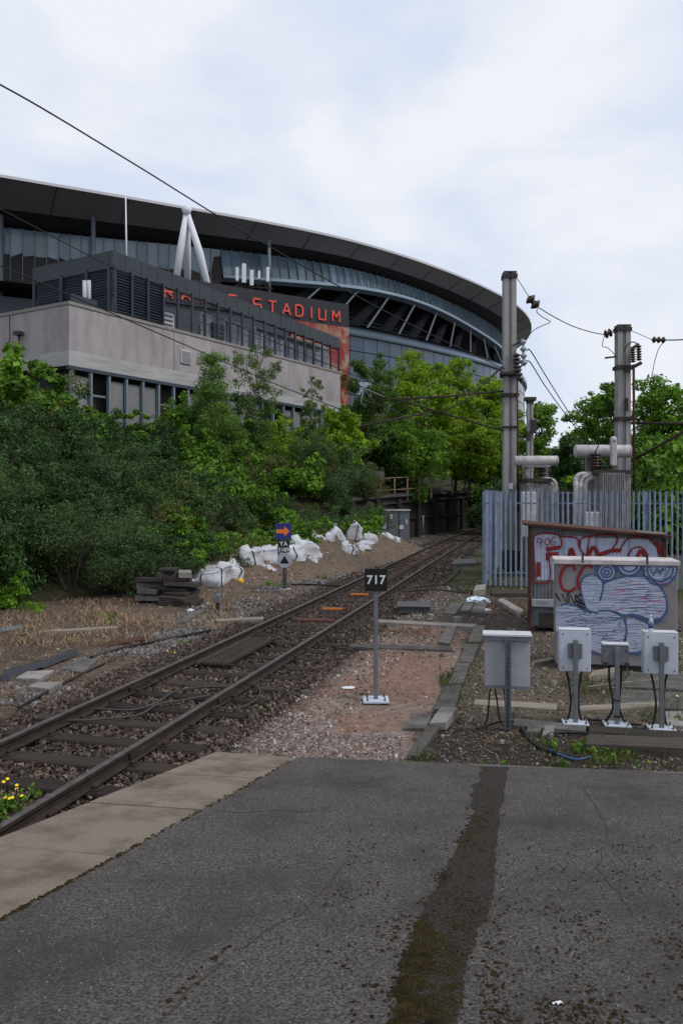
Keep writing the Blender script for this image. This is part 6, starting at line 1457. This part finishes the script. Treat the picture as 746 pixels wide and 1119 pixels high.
GT = 'cable trough lids beside the path'
slab_thing('trough_lid', [(445, 830), (458, 830), (482, 795), (468, 795)], .05, 'trough', 'long concrete trough lid nearest the platform foot', 'trough lid', GT)
slab_thing('trough_lid', [(440, 799), (465, 799), (473, 783), (452, 783)], .04, 'trough', 'wide sunken concrete lid left of the pale tilted slab', 'trough lid', GT)
slab_thing('trough_lid', [(474, 779), (496.5, 778), (504, 752), (487, 752)], .06, 'trough', 'dark concrete trough lid just above the pale tilted slab', 'trough lid', GT)
slab_thing('trough_lid', [(490, 750), (506, 750), (513, 728), (500, 728)], .06, 'trough', 'second dark trough lid up from the pale slab', 'trough lid', GT)
slab_thing('trough_lid', [(501, 727), (516, 727), (523, 707), (508, 707)], .065, 'trough', 'third dark trough lid up from the pale slab', 'trough lid', GT)
slab_thing('trough_lid', [(511, 704), (525, 704), (530, 686), (518, 686)], .06, 'trough', 'trough lid right of the open trough slot', 'trough lid', GT)
slab_thing('trough_lid', [(479, 704), (491, 706), (499, 686), (488, 686)], .06, 'trough', 'trough lid left of the open trough slot', 'trough lid', GT)
slab_thing('trough_lid', [(513.5, 673), (528, 673.5), (532, 660), (521, 660)], .10, 'trough', 'dark lid directly below the blue plastic bag', 'trough lid', GT)
slab_thing('trough_lid', [(502, 671), (512.5, 671), (519, 660), (508, 659)], .08, 'trough', 'dark lid left of the one below the plastic bag', 'trough lid', GT)
slab_thing('trough_lid', [(484, 672), (497, 673), (506, 660), (494, 660)], .05, 'trough', 'mossy sunken lid right of the black chamber', 'trough lid', GT)
slab_thing('concrete_slab', [(469, 793), (487, 795), (500, 781), (481.5, 778)], .07, 'concrete', 'pale tilted concrete slab at the end of the trough run', 'slab', z=.04, tilt=.12)
slab_thing('concrete_strip', [(413, 679), (413, 682), (470, 685), (521, 687), (521, 684), (470, 682)], .05, 'concrete', 'thin pale concrete strip crossing below the black chamber', 'kerb')
slab_thing('concrete_strip', [(381, 705), (381, 708.5), (494, 712), (494, 708)], .035, 'trough', 'dark concrete edge across the top of the pink path', 'kerb')
slab_thing('timber_strip', [(236, 678), (236, 680.5), (288, 678), (288, 675.8)], .05, 'pale_plank', 'thin pale strip lying left of the far rail by the arrow sign', 'strip')
slab_thing('timber_strip', [(322, 676), (322, 679), (364, 680), (364, 677)], .06, 'rust', 'rusty strip lying across between the rails', 'strip')
slab_thing('plank', [(517, 773), (519, 767.5), (609, 772), (607, 778.5)], .045, 'pale_plank', 'pale plank on the gravel behind the leftmost box', 'plank')
slab_thing('plank', [(631, 780), (633, 774.5), (721, 769), (722, 775)], .045, 'pale_plank', 'pale plank behind the second and third boxes', 'plank')
slab_thing('plank', [(580, 728), (581, 725), (603, 720.5), (604, 723.5)], .05, 'pale_plank', 'short pale plank left of the graffiti cabinet foot', 'plank')
slab_thing('timber_block', [(643, 745), (648, 739), (673, 735), (674, 741)], .09, 'pale_plank', 'thick short timber block in front of the graffiti cabinet', 'timber')
slab_thing('old_sleeper', [(640, 822), (642, 811), (800, 818), (800, 830)], .10, 'timber', 'dark rotten sleeper lying nearest the platform foot at right', 'sleeper')
slab_thing('conduit_board', [(560, 797), (562, 790), (640, 797), (640, 804)], .06, 'trough', 'dark low board running behind the feet of the left boxes', 'board')
slab_thing('conduit_board', [(643, 805), (643, 798), (760, 806), (760, 813)], .06, 'timber', 'dark low board under the feet of the right boxes', 'board')
slab_thing('paving_slab', [(676, 752), (690, 736), (760, 738), (760, 756)], .03, 'trough', 'dark paving slab in front of the right end of the graffiti cabinet', 'slab')
slab_thing('paving_slab', [(668, 772), (676, 755), (760, 759), (760, 777)], .028, 'trough', 'dark paving slab nearer the rightmost box', 'slab')
slab_thing('concrete_slab', [(727, 796), (724, 781), (760, 780), (760, 798)], .05, 'concrete', 'greenish pale slab at the right edge behind the rightmost box', 'slab')
slab_thing('concrete_slab', [(574, 804), (590, 804), (592, 797), (578, 797)], .05, 'trough', 'small grey paving piece on the dirt below the leftmost box', 'slab')
slab_thing('concrete_slab', [(592, 808), (604, 808), (606, 798), (595, 798)], .06, 'concrete', 'small pale paving piece right of the grey one', 'slab')
slab_thing('plank', [(543, 660), (549, 657), (572, 670), (568, 676)], .10, 'concrete', 'grey plank lying askew left of the shed', 'plank', tilt=-.1)
slab_thing('stone_block', [(517, 651), (520, 645), (531, 644), (530, 650)], .16, 'concrete', 'buff block above the blue plastic bag', 'block')
slab_thing('concrete_slab', [(493, 619), (497, 613.5), (519, 613.5), (521, 618)], .12, 'chamber', 'dark slab lying in the grass left of the fence', 'slab')
slab_thing('kerb_board', [(538, 652), (538, 648.5), (590, 648.5), (590, 652)], .10, 'timber', 'dark board along the foot of the palisade fence', 'board')
slab_thing('concrete_slab', [(17, 743), (30, 736), (59, 736), (43, 746)], .05, 'concrete', 'larger pale slab lying by the black tarpaulin', 'slab', tilt=.05)
slab_thing('concrete_slab', [(30, 755), (41, 750), (68, 750), (54, 758)], .07, 'concrete', 'small pale slab nearest the rail at the left edge', 'slab')
slab_thing('concrete_slab', [(66, 733), (88, 721), (107, 723), (92, 737)], .04, 'trough', 'grey slab right of the black tarpaulin', 'slab')
slab_thing('board', [(192, 682), (210, 671), (226, 668), (205, 681)], .05, 'trough', 'grey board pointing at the small stump post', 'board')
slab_thing('board', [(118, 707), (122, 702), (162, 696), (160, 700)], .04, 'rust', 'rotten brown board among the dead stalks', 'board')
slab_thing('pole', [(42, 691), (42, 693), (128, 688), (128, 685.5)], .04, 'pale_plank', 'long pale pole lying along the dry grass', 'pole')
slab_thing('pole', [(0, 688), (0, 692), (24, 687), (24, 684)], .04, 'galv', 'short grey pipe lying at the left edge', 'pipe')
# tarpaulin: a crumpled black strip
vs = []; ra_ = random.Random(4)
for i in range(15):
    u = i / 14; a, b_ = G(2 + 84 * u, 745 - 28 * u), G(4 + 80 * u, 738 - 24 * u)
    for k in range(6):
        f = k / 5; p = a.lerp(b_, f * 1.3 - .15); vs.append((p.x, p.y + ra_.uniform(-.03, .03), .02 + .10 * math.sin(f * math.pi) * (.85 + .15 * math.sin(i * .7)) + ra_.uniform(-.014, .014)))
tag(MB().add(vs, [(i * 6 + k, i * 6 + k + 1, i * 6 + k + 7, i * 6 + k + 6) for i in range(14) for k in range(5)], True).build('tarpaulin', M['tarp']), 'crumpled strip of black tarpaulin on the soil at far left', 'tarpaulin')
# stack of old timber
bd = 21.3; tb = {}
for i, (px, py, wpx, hpx, yaw, dd, mt) in enumerate(((166, 652, 34, 6, .1, .3, 'concrete'), (167, 645, 32, 6, .02, .3, 'trough'), (166, 638.5, 33, 6, -.06, .35, 'trough'), (168, 632.5, 30, 5, .12, .4, 'timber'),
        (193, 662, 40, 5, -.3, -.1, 'timber'), (196, 657, 38, 5, -.22, -.05, 'timber'), (194, 652, 40, 5, -.34, 0, 'timber'), (197, 647, 38, 5, -.25, 0, 'timber'), (195, 642, 40, 5, -.3, .05, 'timber'), (198, 637, 36, 5, -.2, .05, 'timber'), (196, 632, 34, 5, -.36, .1, 'timber'), (184, 627, 18, 6, .2, .3, 'trough'), (202, 626.5, 14, 7, .25, .1, 'concrete'), (183, 621.5, 16, 4, -.1, .4, 'timber'))):
    px += rnd.uniform(-3, 3); wpx *= rnd.uniform(.7, 1.12); yaw += rnd.uniform(-.3, .3); d = bd + dd + rnd.uniform(-.12, .12); c = A(px, py, d); k = d / F
    c.z -= .02
    o = MB().box((0, 0, 0), (wpx * k, .5 + .2 * rnd.random(), hpx * k * .94), bev=.012).build('stacked_board', M[mt]); o.location = c; o.rotation_euler = (rnd.uniform(-.08, .08), rnd.uniform(-.07, .07), yaw)
    tag(o, 'pale concrete piece in the rotten stack left of the bags' if mt == 'concrete' else ('grey board in the left half of the rotten stack' if mt == 'trough' else 'dark rotten board in the timber stack left of the bags'), 'board', 'boards of the rotten timber stack: ' + mt)
# small stump post with grey cap
b = G(237.5, 667); t = thing('stump_post', b, 'short stump post with a grey box in front of the torn bags', 'post'); MB().tube([(0, 0, -.05), (.01, 0, .2), (0, 0, .3)], .05, 8).build('post_shaft', M['timber'], t); MB().box((0, -.02, .3), (.16, .14, .22), bev=.02).build('cap_box', M['galv'], t); MB().tube([(-.02, 0, .4), (-.08, 0, .52)], .02, 6).build('pipe_stub', M['galv'], t)
# black chamber
q = [G(436.5, 669.5), G(471, 671)]; cx_ = (q[0] + q[1]) / 2
t = thing('cable_chamber', (cx_.x, cx_.y + .4, 0), 'low black plastic cable chamber with flat lid beside the track', 'chamber', rz=R(-5)); wd = (q[1] - q[0]).length
MB().box((0, 0, .07), (wd, .92, .16), bev=.01).build('frame', M['chamber'], t); MB().box((0, 0, .165), (wd + .05, .98, .03), bev=.008).build('lid', M['chamber'], t)
# anti-trespass grille between the rails
t = thing('slatted_grille', track_pt(14.4, -.25), 'dark slatted timber grille lying between the rails', 'grille', rz=-math.atan(track_s(14.5)))
for k in range(8): MB().box((-.30 + k * .075, 0, .075), (.032, 2.5, .045), bev=.004).build('slat', M['timber'], t)
for yy in (-1.1, 0, 1.1): MB().box((-.04, yy, .035), (.62, .06, .035)).build('cross_bearer', M['timber'], t)
# orange strips
for (px, py, lb) in ((363, 667, 'nearer orange strip fixed to a sleeper between the rails'), (392.5, 651, 'farther orange strip fixed to a sleeper between the rails')):
    g = G(px, py); o = MB().box((0, 0, .035), (.52, .10, .05), bev=.006).build('orange_strip', M['orange_strip']); o.location = (g.x, g.y, 0); o.rotation_euler = (0, 0, R(-3)); tag(o, lb, 'strip')
# little white fixings along the right rail, cables
def ground_cable(pts, r, label, mat='cable_grey', z=.03):
    P = spline([Vector((*G(px, py)[:2], z + (p[2] if len((px, py) + tuple(p[2:])) > 2 and len(p) > 2 else 0))) for p in pts for px, py in [p[:2]]], 6)
    return tag(MB().tube(P, r, 6).build('ground_cable', M[mat]), label, 'cable')
ground_cable([(60, 783), (100, 779), (145, 780), (171, 772), (190, 760), (215, 755), (246, 754)], .014, 'upper dusty cable winding between the near rails', z=.05)
ground_cable([(70, 792), (102, 791), (150, 786), (172, 774), (196, 770), (228, 764)], .014, 'lower dusty cable crossing the first near the left rail', z=.05)
ground_cable([(268, 752), (280, 754), (284, 762), (276, 772), (255, 780), (238, 778)], .010, 'thin loop of cable just outside the right rail', z=.06)
ground_cable([(100, 720), (125, 712), (150, 706), (190, 698), (230, 690)], .03, 'thick dark cable half buried along the grey ballast', 'wire', z=.02)
ground_cable([(20, 775), (70, 748), (100, 733), (140, 715)], .02, 'dark cable along the foot of the left ballast shoulder', 'wire', z=.02)
ground_cable([(568, 790), (572, 802), (582, 815), (600, 824), (632, 831)], .022, 'thick black cable curling over the dirt near the platform foot', 'wire', z=.03)
ground_cable([(596, 812), (604, 806), (640, 806), (690, 812), (746, 812)], .016, 'black cable running under the right hand boxes', 'wire', z=.05)
ground_cable([(520, 800), (550, 792), (590, 794), (640, 790), (700, 796)], .014, 'long thin black cable behind the box feet', 'wire', z=.04)
ground_cable([(600, 822), (612, 828), (630, 833), (645, 830)], .012, 'short bluish cable end on the dirt', 'p_blue', z=.03)
ground_cable([(440, 648), (470, 645), (500, 648), (520, 650)], .02, 'dark cable lying above the black chamber', 'wire', z=.03)
ground_cable([(455, 643), (485, 640), (505, 646), (530, 648)], .018, 'second dark cable beyond the black chamber', 'wire', z=.03)
ground_cable([(486, 640), (497, 630), (503, 622)], .03, 'bent dark pipe in the grass left of the fence', 'wire', z=.05)
ground_cable([(318, 640), (340, 640), (385, 643)], .03, 'black pipe lying at the foot of the spoil heap', 'wire', z=.04)
ground_cable([(505, 610), (512, 604), (520, 598)], .05, 'short black tube in the grass by the fence corner', 'wire', z=.05)
ground_cable([(640, 757), (680, 752), (722, 748)], .012, 'brown stick lying behind the small blue grey box', 'pale_plank', z=.08)
ground_cable([(155, 691), (158, 700), (160, 709)], .012, 'pale dead stalk beside the grey ballast', 'pale_plank', z=.12)
# fishplates
for (yy, o_) in ((11.3, .7525), (11.6, -.7525), (17.5, .7525), (9.0, .7525), (22.0, -.7525)):
    p = track_pt(yy, o_ + .03, .075); MB().box((0, 0, 0), (.03, .62, .07), bev=.006).build('fishplate', M['rail_side'], trk)
    ob = [o for o in trk.children if o.name.startswith('fishplate')][-1]; ob.location = p; ob.rotation_euler = (0, 0, -math.atan(track_s(yy)))
# plastic bag, litter
def crumple(name, px, py, w, h, seed, mat, label, cat):
    r = random.Random(seed); g = G(px, py); vs = []; nu, nv = 16, 8
    for j in range(nv + 1):
        for i in range(nu):
            a = 2 * math.pi * i / nu; v = j / nv; q = math.sin(math.pi * (.12 + .88 * v)) ** .6 if v < .99 else .1; f = r.uniform(.7, 1.2)
            vs.append((math.cos(a) * w / 2 * q * f, math.sin(a) * w * .35 * q * f, h * (v ** .8) * r.uniform(.75, 1.1) - .01))
    o = MB().add(vs, [(j * nu + i, j * nu + (i + 1) % nu, j * nu + nu + (i + 1) % nu, j * nu + nu + i) for j in range(nv) for i in range(nu)], False).build(name, M[mat]); o.location = (g.x, g.y, 0); return tag(o, label, cat)
crumple('plastic_bag', 522, 661, .62, .24, 1, 'plastic_blue', 'crumpled pale blue plastic bag on the trough lids', 'bag')
crumple('litter_scrap', 532, 668, .2, .08, 2, 'sign_white', 'white scrap hanging below the blue plastic bag', 'litter')
crumple('litter_scrap', 342, 631, .35, .12, 3, 'sign_white', 'white scrap at the foot of the spoil heap', 'litter')
crumple('litter_scrap', 208, 669, .18, .1, 4, 'sign_white', 'white cup lying on the dry grass', 'litter')
crumple('litter_scrap', 298, 636, .5, .12, 5, 'concrete', 'pale flat scrap left of the arrow sign foot', 'litter')
crumple('litter_scrap', 381, 751.5, .22, .02, 6, 'sign_white', 'flat white scrap on the pink path', 'litter')
crumple('litter_scrap', 560, 735, .1, .06, 7, 'sign_white', 'tiny white scrap right of the leftmost box', 'litter')
g = RG(608, 1098); o = MB().add([(-.03, 0, .003), (.0, -.008, .004), (.03, .004, .003), (.02, .012, .009), (-.01, .010, .005)], [(0, 1, 2, 3, 4)]).build('paper_scrap', M['sign_white']); o.location = g; tag(o, 'tiny torn white paper scrap on the near asphalt', 'litter')
# loose bricks and concrete lumps
for i, (px, py, s, mt, lb) in enumerate(((470, 676, .2, 'concrete', 'pale lump right below the black chamber'), (500, 680, .25, 'concrete', 'pale broken lump above the trough lids'), (452, 690, .16, 'concrete', 'small pale lump on the gravel under the concrete strip'), (534, 694, .14, 'concrete', 'small lump right of the trough lids'), (556, 690, .16, 'trough', 'grey lump left of the shed foot'),
        (605, 748, .1, 'concrete', 'small pale stone between the two left boxes'), (512, 790, .08, 'concrete', 'small stone right of the pale tilted slab'), (548, 812, .07, 'concrete', 'tiny stone on the dirt by the platform foot'))):
    g = G(px, py); r2 = random.Random(i + 50); vs = [(x_ * s * r2.uniform(.6, 1), y_ * s * r2.uniform(.5, .9), z_ * s * r2.uniform(.3, .55)) for z_ in (-.2, 1) for x_, y_ in ((-1, -.6), (-.2, -1), (.9, -.7), (1, .4), (.2, 1), (-.9, .6))]
    o = MB().add([(x_ / 2, y_ / 2, z_) for x_, y_, z_ in vs], [tuple(range(5, -1, -1)), tuple(range(6, 12))] + [(k, (k + 1) % 6, 6 + (k + 1) % 6, 6 + k) for k in range(6)]).build('rubble_lump', M[mt]); o.location = (g.x, g.y, 0); tag(o, lb, 'rubble')
hq = []
for k in range(1500):
    i = rh.integers(0, len(ccs) - 1); v0 = vs_heap[i * n_heap + rh.integers(4, n_heap - 1)]
    if vnoise(np.array([v0[0] * .8]), np.array([v0[1] * .8]), 71)[0] > .0: hq.append((v0[0] + rh.normal() * .15, v0[1] + rh.normal() * .2, v0[2] - .01))
blades('heap_grass', 'thin dry grass growing on the spoil heap', np.array(hq), .22, .006, M['straw'], 9, .8, [(.16, .12, .07), (.10, .11, .04), (.07, .09, .03)])
